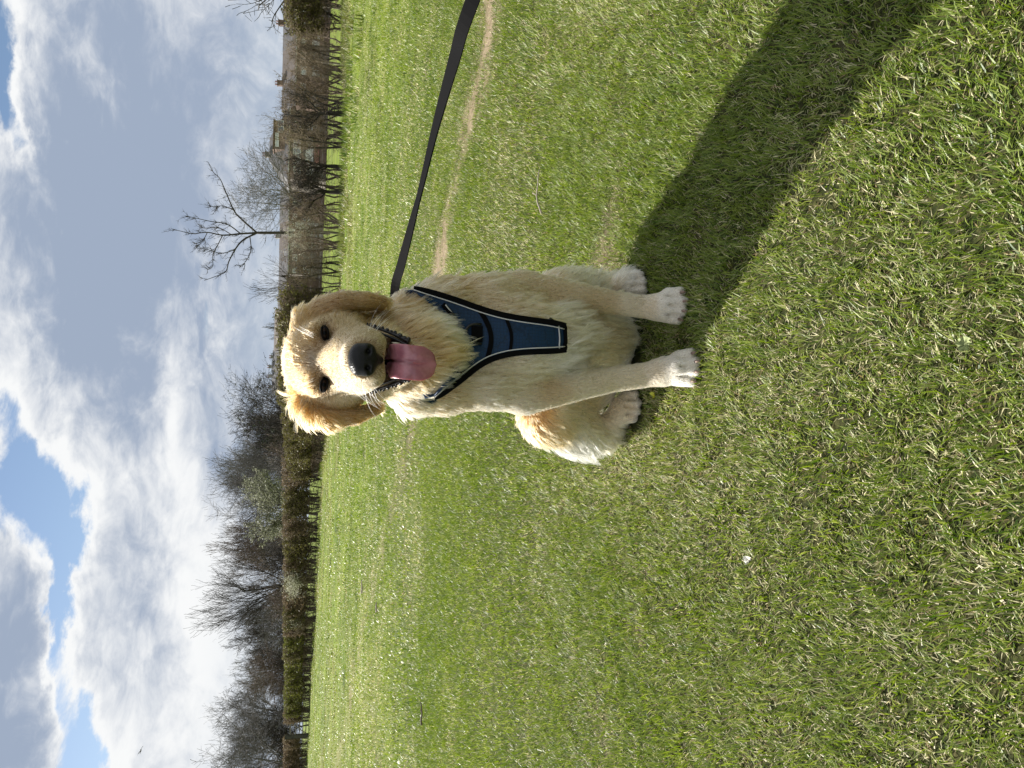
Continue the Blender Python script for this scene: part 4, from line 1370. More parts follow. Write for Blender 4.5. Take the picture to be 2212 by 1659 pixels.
def build_whiskers():
    rng = np.random.default_rng(9)
    S, R = [], []
    for s in (-1, 1):
        for i in range(9):
            b = hd(s * rng.uniform(0.028, 0.045), rng.uniform(0.035, 0.085), rng.uniform(-0.072, -0.052))
            b = snap(b[None], 0.001)[0]
            d = np.array([s * rng.uniform(0.5, 1.0), rng.uniform(-0.1, 0.7), rng.uniform(-0.8, 0.05)])
            d /= np.linalg.norm(d); L = rng.uniform(0.025, 0.060)
            p = b.copy(); st = [p.copy()]
            for k in range(7):
                d = d + np.array([0, 0.05, -0.10]); d /= np.linalg.norm(d)
                p = p + d * L / 7; st.append(p.copy())
            S.append(st); R.append(np.linspace(0.00024, 0.00008, 8))
        for i in range(4):                                      # brow
            b = W(832 if s < 0 else 938, 678, 1.2) + [rng.uniform(-0.008, 0.008), 0, rng.uniform(-0.004, 0.004)]
            b = snap(b[None], 0.001)[0]
            d = np.array([s * rng.uniform(0.1, 0.6), -0.5, 1.0]); d /= np.linalg.norm(d); L = rng.uniform(0.025, 0.04)
            p = b.copy(); st = [p.copy()]
            for k in range(7):
                d = d + np.array([0.04 * s, 0.22, 0.0]); d /= np.linalg.norm(d)
                p = p + d * L / 7; st.append(p.copy())
            S.append(st); R.append(np.linspace(0.0003, 0.0001, 8))
    S = np.array(S); R = np.array(R)
    make_curves('whiskers', S, R, np.tile(np.array([[0.88, 0.84, 0.76]]), (len(S), 1)), dog)

build_fur()
build_whiskers()

# ---------------------------------------------------------------- leash
def build_leash():
    cps = [(BACK_PT + [0, -0.02, 0.012]), W(1029, 853, 1.47), W(1090, 868, 1.40), W(1229, 905, 1.26), W(1379, 941, 1.13), W(1529, 982, 0.99), W(1659, 1022, 0.88), (0.60, 0.70, 0.50), (0.74, 0.50, 0.47), (0.84, 0.36, 0.46)]
    p = smooth_curve(cps, 120)
    T = np.gradient(p, axis=0); T /= np.linalg.norm(T, axis=1)[:, None]
    pu, pv = proj(p)
    ang = np.interp(pu, [930, 1029, 1090, 1229, 1379, 1529, 1659, 1900], np.radians([5, 8, 30, 67, 55, 33, 22, 10]))
    tcm = np.array([0, 0, CAM_H]) - p; tcm /= np.linalg.norm(tcm, axis=1)[:, None]
    n0 = tcm - T * (tcm * T).sum(1)[:, None]; n0 /= np.linalg.norm(n0, axis=1)[:, None]
    s0 = np.cross(n0, T)
    n = n0 * np.cos(ang)[:, None] + s0 * np.sin(ang)[:, None]
    V, Fc = ribbon(p, n, 0.0170, 0.0022)
    root = empty('leash', BACK_PT)
    tag(root, 'black webbing leash running from the harness to the right edge', 'leash')
    obj('strap', mesh('strap', V, Fc), M_WEB, root)
    # hand loop beyond the frame
    e = p[-1]; loop = [e + np.array([0.06 * (1 - math.cos(a)), -0.03 * math.sin(a), 0.045 * math.sin(a)]) for a in np.linspace(0, 2 * PI, 24)]
    nn = np.tile(np.array([[0.0, 0.83, 0.55]]), (24, 1))
    V, Fc = ribbon(np.array(loop), nn, 0.0205, 0.0022)
    obj('hand_loop', mesh('hand_loop', V, Fc, True), M_WEB, root)
    # trigger clip
    q = [BACK_PT + np.array([0.012 * math.cos(a), 0.003, 0.014 + 0.012 * math.sin(a)]) for a in np.linspace(0, 2 * PI, 17)]
    V, Fc = tube(q, 0.0022, 8, cap=False)
    obj('clip', mesh('clip', V, Fc, True), mat('dark_metal', (0.05, 0.05, 0.055), 0.3, Metallic=1.0), root)
build_leash()
NOGRASS += [(PAW_L[0], PAW_L[1] + 0.040, 0.030), (PAW_R[0], PAW_R[1] + 0.040, 0.030), (0.075, 1.70, 0.11), (-0.05, 1.62, 0.05), (0.22, 1.62, 0.05)]
class Ordinal:
    base = ['first', 'second', 'third', 'fourth', 'fifth', 'sixth', 'seventh', 'eighth', 'ninth', 'tenth', 'eleventh', 'twelfth', 'thirteenth', 'fourteenth', 'fifteenth', 'sixteenth', 'seventeenth', 'eighteenth', 'nineteenth']
    tens = {2: 'twent', 3: 'thirt', 4: 'fort', 5: 'fift', 6: 'sixt'}
    def __getitem__(s, i):
        n = i + 1
        if n < 20: return s.base[n - 1]
        a, b = divmod(n, 10)
        return s.tens[a] + ('ieth' if b == 0 else 'y-' + s.base[b - 1])
ORD = Ordinal()

# ---------------------------------------------------------------- bare trees and shrubs
def prisms(segs, k):
    """tapered prisms for segments [(p0, p1, r0, r1)]"""
    S = np.array([np.concatenate([a, b, [c, d]]) for a, b, c, d in segs])
    p0, p1, r0, r1 = S[:, :3], S[:, 3:6], S[:, 6], S[:, 7]
    T = p1 - p0; T /= np.linalg.norm(T, axis=1)[:, None] + 1e-9
    ref = np.where(np.abs(T[:, 2:3]) < 0.9, np.array([[0, 0, 1.0]]), np.array([[1.0, 0, 0]]))
    A = np.cross(T, ref); A /= np.linalg.norm(A, axis=1)[:, None]
    B = np.cross(T, A)
    V = np.empty((len(S), 2 * k, 3))
    for i in range(k):
        a = 2 * PI * i / k
        d = A * math.cos(a) + B * math.sin(a)
        V[:, i] = p0 + d * r0[:, None]; V[:, k + i] = p1 + d * r1[:, None]
    q = np.array([[i, (i + 1) % k, k + (i + 1) % k, k + i] for i in range(k)])
    Fq = (np.arange(len(S))[:, None, None] * 2 * k + q[None]).reshape(-1, 4).astype(np.int32)
    return V.reshape(-1, 3), Fq

def flats(segs, rng):
    """the finest twigs: one thin tapered blade each"""
    S = np.array([np.concatenate([a, b, [c, d]]) for a, b, c, d in segs])
    p0, p1, r0, r1 = S[:, :3], S[:, 3:6], S[:, 6], S[:, 7]
    T = p1 - p0; T /= np.linalg.norm(T, axis=1)[:, None] + 1e-9
    A = np.cross(T, rng.normal(0, 1, T.shape)); A /= np.linalg.norm(A, axis=1)[:, None] + 1e-9
    V = np.stack([p0 - A * r0[:, None], p0 + A * r0[:, None], p1 + A * r1[:, None], p1 - A * r1[:, None]], 1)
    return V.reshape(-1, 3), np.arange(len(S) * 4, dtype=np.int32).reshape(-1, 4)

def grow(seed, H, half, trunk_r, trunk_frac=0.22, limbs=6, levels=4, kids=5, spread=0.75, up=0.35, wig=0.22, rmin=0.008, shape='round', long_=1.0):
    """skeleton of a bare tree; returns lists of segments per level"""
    rng = random.Random(seed)
    out = {i: [] for i in range(levels + 1)}
    def rv(s):
        return np.array([rng.gauss(0, s), rng.gauss(0, s), rng.gauss(0, s)])
    def branch(p, d, L, r, lv):
        n = 5 if lv == 0 else (4 if lv < 3 else 3)
        pts = [p]; rads = [r]
        for i in range(n):
            d = d + rv(wig * (0.5 if lv == 0 else 1.0)) + np.array([0, 0, up * (0.25 if lv > 1 else 0.2)])
            d /= np.linalg.norm(d)
            q = pts[-1] + d * L / n
            rr = max(rmin, r * (1 - 0.62 * (i + 1) / n))
            out[lv].append((pts[-1], q, rads[-1], rr))
            pts.append(q); rads.append(rr)
        if lv >= levels: return
        m = limbs if lv == 0 else kids
        for j in range(m):
            t = (0.55 + 0.45 * (j + rng.random()) / m) if lv == 0 else (0.18 + 0.82 * (j + rng.random()) / m)
            i = min(int(t * n), n - 1); f = t * n - i
            q = pts[i] * (1 - f) + pts[i + 1] * f
            az = 2 * PI * (j * 0.618 + rng.random() * 0.35) if lv == 0 else rng.random() * 2 * PI
            dd = (pts[i + 1] - pts[i]); dd /= np.linalg.norm(dd)
            side = np.array([math.cos(az), math.sin(az), 0.0])
            side = side - dd * (side @ dd); side /= np.linalg.norm(side) + 1e-9
            sp = spread * (0.7 + 0.6 * rng.random()) * (1.0 if lv else 1.0)
            nd = dd * math.cos(sp) + side * math.sin(sp)
            ll = L * (0.52 + 0.28 * rng.random()) * (1.15 - 0.45 * t) * long_
            if lv == 0: ll = (H * (1 - trunk_frac)) * (0.55 + 0.25 * rng.random()) * long_
            branch(q, nd, ll, max(rmin, rads[i] * (0.58 if lv else 0.55)), lv + 1)
    branch(np.array([0, 0, 0.0]), np.array([rng.gauss(0, .04), rng.gauss(0, .04), 1.0]), H * (trunk_frac + 0.25), trunk_r, 0)
    allp = np.array([s[1] for l in out.values() for s in l])
    zs = H / np.percentile(allp[:, 2], 99.7)
    xs = half / np.percentile(np.abs(allp[:, 0]), 98); ys = half / np.percentile(np.abs(allp[:, 1]), 98)
    k = np.array([xs, ys, zs])
    for l in out:
        out[l] = [(a * k, b * k, c, d) for a, b, c, d in out[l]]
    return out

def bark_fn(c1, c2):
    def fn(t, b):
        tc = t.new('ShaderNodeTexCoord')
        n = t.noise(tc.outputs['Object'], 3.0, 5, 0.6)
        t.link(t.mix(t.mr(n, 0.3, 0.7), c1, c2), b.inputs['Base Color'])
    return fn
M_BARK_HAZE_GREY = mat('bark_haze_grey', rough=0.9, fn=bark_fn((0.110, 0.104, 0.097), (0.190, 0.178, 0.164)), spec=0.15)  # greyed and lightened bark: the haze on far trees put into the colour
M_BARK_BROWN = mat('bark_brown', rough=0.9, fn=bark_fn((0.115, 0.092, 0.075), (0.190, 0.152, 0.124)), spec=0.15)
M_BARK_DARK = mat('bark_dark', rough=0.9, fn=bark_fn((0.036, 0.032, 0.027), (0.078, 0.068, 0.056)), spec=0.15)
M_BARK_PALE = mat('bark_pale', rough=0.9, fn=bark_fn((0.130, 0.125, 0.115), (0.220, 0.210, 0.190)), spec=0.15)
M_TWIG_BROWN = mat('twigs_brown', rough=0.85, fn=bark_fn((0.085, 0.062, 0.042), (0.190, 0.145, 0.100)), spec=0.2)
M_TWIG_TAN = mat('twigs_tan', rough=0.85, fn=bark_fn((0.130, 0.100, 0.068), (0.270, 0.215, 0.150)), spec=0.2)

def leaf_mat(name, c1, c2, trans=0.3):
    m = bpy.data.materials.new(name); m.use_nodes = True
    t = NT(m.node_tree)
    o = t.new('ShaderNodeOutputMaterial'); b = t.new('ShaderNodeBsdfPrincipled')
    oi = t.new('ShaderNodeNewGeometry')
    c = t.mix(oi.outputs['Random Per Island'], c1, c2)
    t.link(c, b.inputs['Base Color']); b.inputs['Roughness'].default_value = 0.55; b.inputs['Specular IOR Level'].default_value = 0.3
    tr = t.new('ShaderNodeBsdfTranslucent'); t.link(c, tr.inputs['Color'])
    mx = t.new('ShaderNodeMixShader'); mx.inputs[0].default_value = trans
    t.link(b.outputs[0], mx.inputs[1]); t.link(tr.outputs[0], mx.inputs[2]); t.link(mx.outputs[0], o.inputs[0])
    return m
M_LEAF_OLIVE = leaf_mat('leaf_buds_olive', (0.085, 0.080, 0.022), (0.190, 0.175, 0.050))
M_LEAF_BROWN = leaf_mat('leaf_buds_brown', (0.110, 0.078, 0.042), (0.230, 0.170, 0.100))
M_LEAF_LIME = leaf_mat('leaf_lime', (0.110, 0.130, 0.018), (0.220, 0.230, 0.040))
M_LEAF_PALE = leaf_mat('blossom_pale', (0.270, 0.275, 0.180), (0.520, 0.510, 0.400))
M_LEAF_SAGE = leaf_mat('leaf_sage', (0.150, 0.160, 0.100), (0.330, 0.335, 0.240))
M_LEAF_DARK = leaf_mat('leaf_evergreen', (0.016, 0.026, 0.010), (0.050, 0.068, 0.026))

def leaf_cloud(P, size, rng, jitter):
    """one small triangle pair per point"""
    n = len(P)
    c = P + rng.normal(0, jitter, (n, 3))
    a = rng.normal(0, 1, (n, 3)); a /= np.linalg.norm(a, axis=1)[:, None]
    b = np.cross(a, rng.normal(0, 1, (n, 3))); b /= np.linalg.norm(b, axis=1)[:, None]
    s = (size * rng.uniform(0.6, 1.4, n))[:, None]
    V = np.stack([c - a * s, c + b * s * 0.55, c + a * s, c - b * s * 0.55], 1).reshape(-1, 3)
    return V, np.arange(n * 4, dtype=np.int32).reshape(n, 4)

def seg_points(segs, per, rng):
    p0 = np.array([s[0] for s in segs]); p1 = np.array([s[1] for s in segs])
    i = rng.integers(0, len(segs), per); t = rng.random(per)[:, None]
    return p0[i] * (1 - t) + p1[i] * t

def make_tree(name, label, u, top_v, wid_px, Y, seed, bark, group='bare trees beyond the hedge', cat='tree', leaf=None, leaf_n=0, leaf_s=0.08, rz=0.0, base_drop=0.0, **kw):
    p = W(u, 690, Y); x = p[0]
    z = gzf(x, Y) - base_drop
    top = W(u, top_v, Y)[2]
    H = top - z
    half = wid_px / 2 / F * Y * (1.22 if u < 830 and 'brush' not in name else 1.0)
    kw.setdefault('rmin', Y * 0.00011)
    kw.setdefault('trunk_r', 0.016 * H + 0.05)
    sk = grow(seed, H, half, **kw)
    root = empty(name, (x, Y, z), rz)
    tag(root, label, cat, group)
    thick = sk[0] + sk[1]
    V, Q = prisms(thick, 6)
    obj('trunk', mesh('trunk', V, Q, True), bark, root, world=False)
    lv = max(sk)
    V, Q = prisms([s for l in sk if 2 <= l < lv for s in sk[l]], 3)
    V2, Q2 = flats([(a, b, c * 1.25, d * 1.25) for a, b, c, d in sk[lv]], np.random.default_rng(seed))
    Q = np.concatenate([Q, Q2 + len(V)]); V = np.concatenate([V, V2])
    obj('crown', mesh('crown', V, Q), bark, root, world=False)
    if leaf is not None:
        rng = np.random.default_rng(seed)
        lv = max(sk)
        V, Q = leaf_cloud(seg_points(sk[lv] + sk[lv - 1], leaf_n, rng), leaf_s, rng, leaf_s)
        obj('foliage', mesh('foliage', V, Q), leaf, root, world=False)['kind'] = 'stuff'
    return root

DENSE = dict(levels=4, limbs=9, kids=7, spread=0.78, up=0.22, trunk_frac=0.10, wig=0.22)
OPEN = dict(levels=4, limbs=7, kids=6, spread=0.70, up=0.30, trunk_frac=0.12, wig=0.22)
FAN = dict(levels=4, limbs=9, kids=5, spread=0.42, up=0.55, trunk_frac=0.10, wig=0.12)

def build_trees():
    T = make_tree
    T('bare_tree', 'dense grey bare tree at the far left edge, behind the gate', 20, 438, 190, 86, 1, M_BARK_HAZE_GREY, **DENSE)
    T('bare_tree', 'broad bare grey tree right above the wooden gate', 125, 452, 150, 92, 2, M_BARK_HAZE_GREY, **DENSE)
    T('bare_tree', 'low brown bushy bare tree above the lime green hedge', 212, 522, 120, 80, 3, M_BARK_BROWN, **DENSE)
    T('bare_tree', 'faint bare tree showing only its top between two darker crowns', 238, 500, 90, 120, 33, M_BARK_HAZE_GREY, **OPEN)
    T('bare_tree', 'dark round-headed bare tree left of the fan-shaped tree', 290, 487, 120, 88, 4, M_BARK_DARK, **DENSE)
    T('bare_tree', 'tall fan-shaped bare tree with many upright limbs', 405, 412, 165, 80, 5, M_BARK_DARK, **FAN)
    T('bare_tree', 'brown twiggy bare tree just right of the fan-shaped tree', 492, 446, 95, 96, 6, M_BARK_BROWN, **DENSE)
    T('bare_tree', 'tall dense bare tree rising behind the pale budding tree', 580, 440, 175, 98, 7, M_BARK_HAZE_GREY, **DENSE)
    T('bare_tree', 'bare grey tree filling in between the two trees above the gate', 72, 470, 120, 97, 41, M_BARK_HAZE_GREY, **DENSE)
    T('bare_tree', 'grey bare tree low behind the fan-shaped tree, on its left', 345, 505, 110, 100, 42, M_BARK_HAZE_GREY, **DENSE)
    T('bare_tree', 'brownish bare tree low behind the fan-shaped tree, on its right', 448, 492, 100, 100, 43, M_BARK_BROWN, **DENSE)
    T('bare_tree', 'grey bare tree between the dense tree and the slim upright one', 632, 478, 90, 99, 44, M_BARK_HAZE_GREY, **DENSE)
    T('bare_tree', 'bare tree between the slim upright tree and the round one', 728, 508, 90, 90, 45, M_BARK_DARK, **DENSE)
    T('budding_tree', 'pale sage green budding tree in front of the taller bare trees', 548, 520, 135, 64, 8, M_BARK_DARK, leaf=M_LEAF_SAGE, leaf_n=9000, leaf_s=0.075, **OPEN)
    T('bare_tree', 'slim upright bare tree left of the round bare tree', 672, 478, 75, 84, 9, M_BARK_HAZE_GREY, **FAN)
    T('bare_tree', 'round bare tree with an ivy-dark middle, left of the dog\'s head', 785, 480, 165, 84, 10, M_BARK_DARK, leaf=M_LEAF_DARK, leaf_n=900, leaf_s=0.09, **DENSE)
    T('evergreen_shrub', 'dark ivy-covered shrub under the round bare tree', 715, 560, 90, 82, 12, M_BARK_DARK, 'evergreens beyond the hedge', 'shrub', leaf=M_LEAF_DARK, leaf_n=3200, leaf_s=0.10, **DENSE)
    T('bare_tree', 'tiny far bare tree above the dark roof behind the dog\'s head', 938, 570, 46, 175, 13, M_BARK_HAZE_GREY, **OPEN)
    T('bare_tree', 'wide-forked bare tree beside the dog\'s ear', 1035, 528, 110, 110, 14, M_BARK_DARK, levels=3, limbs=6, kids=6, spread=0.6, up=0.4, trunk_frac=0.12, wig=0.2)
    T('bare_tree', 'fine-twigged round bare tree behind the lone tall tree', 1212, 487, 200, 92, 16, M_BARK_HAZE_GREY, rmin=0.011, **OPEN)
    T('bare_tree', 'pale thin bare tree standing behind the big house', 1375, 548, 120, 160, 17, M_BARK_PALE, levels=3, limbs=6, kids=5, spread=0.6, up=0.4, trunk_frac=0.2, wig=0.2)
    T('bare_tree', 'drooping bare tree reaching in at the far right edge', 1668, 468, 150, 44, 18, M_BARK_DARK, levels=3, limbs=7, kids=5, spread=0.9, up=0.10, trunk_frac=0.3, wig=0.25, rmin=0.011)
    T('evergreen_shrub', 'black-green evergreen showing at the far right edge', 1690, 578, 60, 60, 19, M_BARK_DARK, 'evergreens beyond the hedge', 'shrub', leaf=M_LEAF_DARK, leaf_n=9000, leaf_s=0.11, **DENSE)
build_trees()

def build_lone_tree():
    """the sparse tree whose limbs stand out against the sky, limb by limb"""
    Y0 = 50.0
    limbs = [([(1157, 700), (1156, 640), (1156, 609), (1156, 555)], 0.122, 0.083, 0.0),
             ([(1156, 555), (1187, 520), (1205, 505), (1246, 487), (1273, 475), (1288, 460), (1310, 449)], 0.061, 0.013, 1.2),
             ([(1156, 555), (1154, 520), (1151, 481), (1157, 448), (1154, 416), (1158, 398), (1164, 372)], 0.065, 0.012, -0.6),
             ([(1156, 555), (1136, 520), (1098, 496), (1077, 490), (1068, 481), (1053, 441)], 0.061, 0.013, 0.8),
             ([(1154, 520), (1175, 490), (1181, 454), (1193, 401)], 0.040, 0.011, -1.4),
             ([(1151, 481), (1125, 468), (1110, 460), (1083, 459), (1076, 448)], 0.032, 0.011, 1.5),
             ([(1147, 540), (1118, 542), (1096, 532), (1080, 517)], 0.032, 0.011, -1.5),
             ([(1205, 505), (1214, 482), (1212, 462), (1216, 450)], 0.029, 0.009, 1.0),
             ([(1120, 508), (1112, 480), (1118, 455), (1124, 440)], 0.032, 0.010, -1.0),
             ([(1157, 448), (1135, 436), (1128, 424)], 0.025, 0.009, 0.8),
             ([(1152, 500), (1168, 470), (1166, 440), (1175, 428)], 0.029, 0.010, 1.6)]
    x0 = W(1157, 700, Y0)[0]; z0 = gzf(x0, Y0)
    root = empty('bare_tree', (x0, Y0, z0)); tag(root, 'lone tall sparse tree with long whip-like branches', 'tree', 'bare trees beyond the hedge')
    rng = random.Random(21)
    twigs = []
    def side(P, n, L, r, lv):
        for _ in range(n):
            i = rng.randrange(len(P) - 1); t = rng.random(); b = P[i] * (1 - t) + P[i + 1] * t
            T = P[i + 1] - P[i]; T /= np.linalg.norm(T)
            e = np.array([rng.gauss(0, 1), rng.gauss(0, 1), rng.gauss(0, 1)]); e = e - T * (e @ T); e /= np.linalg.norm(e)
            d = T * 0.75 + e * 0.75 + np.array([0, 0, 0.15]); ll = L * rng.uniform(0.5, 1.3); q = [b]
            for k in range(4):
                d = d + np.array([rng.gauss(0, .18), rng.gauss(0, .18), rng.gauss(0.05, .18)]); d /= np.linalg.norm(d)
                q.append(q[-1] + d * ll / 4)
                twigs.append((q[-2], q[-1], r * (1 - 0.2 * k), r * (0.8 - 0.2 * k)))
            if lv: side(q, 4, L * 0.5, r * 0.7, lv - 1)
    for j, (pl, ra, rb, dy) in enumerate(limbs):
        n = len(pl)
        pts = [W(u, v, Y0 + (dy * i / (n - 1) if j else 0)) - np.array([x0, Y0, z0]) for i, (u, v) in enumerate(pl)]
        if j == 0: pts[0][2] = 0.0
        P = smooth_curve(pts, 5 * n)
        V, Fc = tube(P, np.linspace(ra, rb, 5 * n), 7)
        obj('trunk' if j == 0 else 'limb', mesh('limb', V, Fc, True), M_BARK_DARK, root, world=False)
        if j: side(list(P[4:]), 20, 0.55, 0.015, 1)
    V, Q = prisms(twigs, 3)
    obj('crown', mesh('crown', V, Q), M_BARK_DARK, root, world=False)
build_lone_tree()

for _u, _lab, _sd in ((1246, 'thick dark hawthorn trunk left of the leaning one in the hedge', 71), (1300, 'thick leaning hawthorn trunk in the hedge before the large house', 72), (1420, 'stout hawthorn with a dark base right of the large house', 73)):
    make_tree('hedge_tree', _lab, _u, 606, 105, 22.9, _sd, M_BARK_DARK, 'thicker hawthorns in the hedge', 'tree', trunk_r=0.085, levels=4, limbs=6, kids=5, spread=0.7, up=0.3, trunk_frac=0.22, wig=0.28, rmin=0.0036)

def build_brushwood():
    rng = random.Random(8)
    spots = [(-40, 560), (30, 572), (95, 565), (150, 578), (205, 560), (262, 572), (320, 560), (372, 575), (430, 568), (478, 560), (530, 575), (590, 560), (640, 578), (690, 570), (745, 566), (800, 575)]
    for i, (u, v) in enumerate(spots):
        make_tree('brushwood', '%s patch of grey brushwood behind the long hedge, counted from the left edge' % ORD[i], u, v + rng.uniform(-6, 6), 115, 74 + 0.01 * (u < 300) + rng.uniform(0, 5) + max(0, (300 - u) * 0.045), 300 + i,
                  (M_BARK_HAZE_GREY, M_BARK_BROWN, M_BARK_DARK)[i % 3], 'brushwood behind the long hedge', 'shrub', levels=3, limbs=16, kids=8, spread=0.75, up=0.25, trunk_frac=0.02, wig=0.25, trunk_r=0.09, rmin=0.013)
build_brushwood()

# ---------------------------------------------------------------- hedge
def shrub_proto(seed, H, half, clipped, rmin, stems, leaf_n, leaf_s):
    rng = random.Random(seed); nr = np.random.default_rng(seed)
    thick, thin, stem_segs = [], [], []
    for s in range(stems):
        thick = []; stem_segs.append(thick)
        a = rng.random() * 2 * PI
        p = np.array([rng.gauss(0, half * 0.30), rng.gauss(0, 0.12), 0.0])
        d = np.array([math.cos(a) * 0.28, math.sin(a) * 0.2, 1.0]); d /= np.linalg.norm(d)
        r = rng.uniform(0.016, 0.045); L = H * rng.uniform(0.8, 1.08); n = 7
        pts = [p]
        for i in range(n):
            d = d + np.array([rng.gauss(0, .20), rng.gauss(0, .14), 0.12]); d /= np.linalg.norm(d)
            q = pts[-1] + d * L / n
            thick.append((pts[-1], q, max(rmin, r * (1 - i / (n + 1))), max(rmin, r * (1 - (i + 1) / (n + 1))))); pts.append(q)
            m = 3 if i < 2 else (9 if clipped else 7)
            for j in range(m):
                t = rng.random(); b = pts[-2] * (1 - t) + q * t
                e = np.array([rng.gauss(0, 1), rng.gauss(0, 0.7), rng.gauss(0.35, 0.6)]); e /= np.linalg.norm(e)
                l2 = rng.uniform(0.20, 0.55) * (0.6 if i < 2 else 1.0) * H / 1.8
                prev = b
                for k in range(3):
                    e = e + np.array([rng.gauss(0, .25), rng.gauss(0, .25), rng.gauss(0.12, .22)]); e /= np.linalg.norm(e)
                    nx = prev + e * l2 / 3
                    thin.append((prev, nx, rmin * (1.5 - 0.3 * k), rmin * (1.2 - 0.3 * k)))
                    for _ in range(2):
                        g = np.array([rng.gauss(0, 1), rng.gauss(0, 1), rng.gauss(0.5, .8)]); g /= np.linalg.norm(g)
                        st = prev * 0.5 + nx * 0.5
                        thin.append((st, st + g * rng.uniform(0.06, 0.20) * H / 1.8, rmin * 0.8, rmin * 0.5))
                    prev = nx
    def clip(segs):
        o = []
        for a, b, c, d in segs:
            if clipped and (b[2] > H * (1 + 0.03 * math.sin(b[0] * 9)) or abs(b[1]) > 0.75): continue
            if b[2] < 0.02: continue
            o.append((a, b, c, d))
        return o
    thin = clip(thin)
    me1 = [mesh('stem', *prisms(clip(q), 5), True) for q in stem_segs if clip(q)]
    V, Q = prisms(thin, 3); me2 = mesh('twigs', V, Q)
    upper = [s for s in thin if s[0][2] > H * 0.34]
    V, Q = leaf_cloud(seg_points(upper, leaf_n, nr), leaf_s, nr, 0.03)
    me3 = mesh('leaf_buds', V, Q)
    return me1, me2, me3

def place_shrub(proto, x, y, sx, sz, rz, mats, label, group):
    root = empty('hedge_shrub', (x, y, gzf(x, y)), rz)
    root.scale = (sx, sx, sz)
    tag(root, label, 'shrub', group)
    for nm, me, m in [('stem', q, mats[0]) for q in proto[0]] + list(zip(('twigs', 'leaf_buds'), proto[1:], mats[1:])):
        o = bpy.data.objects.new(nm, me); COL.objects.link(o); o.parent = root
        if len(me.materials) == 0: me.materials.append(m)
        if nm == 'leaf_buds': o['kind'] = 'stuff'
        o.material_slots[0].link = 'OBJECT'; o.material_slots[0].material = m
    return root

def build_hedge():
    rng = random.Random(4)
    near = [shrub_proto(40 + i, 1.75, 0.75, False, 0.0038, 5, 700, 0.015) for i in range(4)]
    far = [shrub_proto(60 + i, 2.05, 1.0, True, 0.0085, 8, 4200, 0.045) for i in range(4)]
    cum = np.concatenate([[0], np.cumsum(np.linalg.norm(np.diff(HEDGE, axis=0), axis=1))])
    def at(s):
        return np.array([np.interp(s, cum, HEDGE[:, 0]), np.interp(s, cum, HEDGE[:, 1])])
    s = 0.4; k = 0
    kn = [0, 0, 0]
    while s < cum[-1] - 1:
        x, y = at(s)
        u, v = proj(np.array([x, y, 0.7])); u = float(u)
        if y < 27.5 and u > 1000:
            m = (M_BARK_DARK if rng.random() < 0.4 else M_BARK_BROWN, M_TWIG_BROWN if rng.random() < 0.45 else M_TWIG_TAN, M_LEAF_BROWN if rng.random() < 0.6 else M_LEAF_OLIVE)
            if 1040 < u < 1110: m = (M_BARK_DARK, M_TWIG_BROWN, M_LEAF_OLIVE)
            lab = ('%s bare hawthorn of the thin hedge, counted from the right edge' % ORD[kn[0]]); kn[0] += 1
            place_shrub(near[k % 4], x, y + rng.gauss(0, 0.25), rng.uniform(0.85, 1.2), rng.uniform(0.86, 1.12) * (0.92 if u < 1120 else 1.0), rng.choice((0, PI)) + rng.gauss(0, .2), m, lab, 'hawthorns of the thin hedge')
            s += rng.uniform(0.62, 0.95)
        else:
            a = math.atan2(*(at(s + 0.5) - at(s - 0.5))[::-1])
            if u > 640:
                m = (M_BARK_DARK, M_TWIG_BROWN, M_LEAF_OLIVE)
                lab = '%s clipped olive hedge shrub behind the dog, counted from its right' % ORD[kn[1]]; kn[1] += 1; g = 'hedge shrubs behind the dog'
            else:
                lime = (118 < u < 252) or (262 < u < 300)
                m = (M_BARK_DARK, M_TWIG_TAN if rng.random() < 0.4 else M_TWIG_BROWN, M_LEAF_LIME if lime else (M_LEAF_BROWN if rng.random() < 0.55 or u < 130 else M_LEAF_OLIVE))
                lab = '%s %s clipped shrub of the long hedge left of the dog' % (ORD[kn[2]], 'lime green' if lime else 'brown'); kn[2] += 1; g = 'clipped shrubs of the long hedge'
            if not (64 < u < 106):
                place_shrub(far[k % 4], x, y, rng.uniform(0.92, 1.1), rng.uniform(0.95, 1.06) * (0.92 if u > 640 else 1.06), a + rng.choice((0, PI)), m, lab, g)
            s += 1.35
        k += 1
build_hedge()

def build_blossom():
    for (u, v, Y, hw, n, s, m, lab, seed) in ((1150, 622, 25.5, 0.62, 2600, 0.017, M_LEAF_PALE, 'cream blossoming blackthorn under the lone tall tree', 5),
                                            (404, 618, 51.0, 0.95, 3500, 0.032, M_LEAF_PALE, 'white blossoming bush in front of the fan-shaped tree', 6),
                                            (505, 612, 49.5, 0.5, 1300, 0.028, M_LEAF_PALE, 'small white blossoming bush under the budding tree', 7),
                                            (318, 622, 55.0, 0.5, 900, 0.03, M_LEAF_PALE, 'small pale blossoming bush beside the lime green hedge', 8)):
        p = W(u, v, Y); z = gzf(p[0], Y)
        rng = np.random.default_rng(seed)
        me = shrub_proto(80 + seed, p[2] - z, hw, False, 0.004 * Y / 23, 5, 10, 0.01)
        root = empty('blossom_shrub', (p[0], Y, z))
        tag(root, lab, 'shrub', 'blossoming shrubs in the hedge')
        [obj('stem', q, M_BARK_DARK, root, world=False) for q in me[0]]; obj('twigs', me[1], M_TWIG_TAN, root, world=False)
        c = np.array([0, 0, (p[2] - z) * 0.78])
        q = rng.normal(0, 1, (n, 3)) * [hw * 0.5, hw * 0.4, (p[2] - z) * 0.13] + c
        q[:, 2] += 0.12 * np.sin(q[:, 0] * 9)
        V, Q = leaf_cloud(q, s, rng, 0.05)
        obj('blossom', mesh('blossom', V, Q), m, root, world=False)['kind'] = 'stuff'
build_blossom()

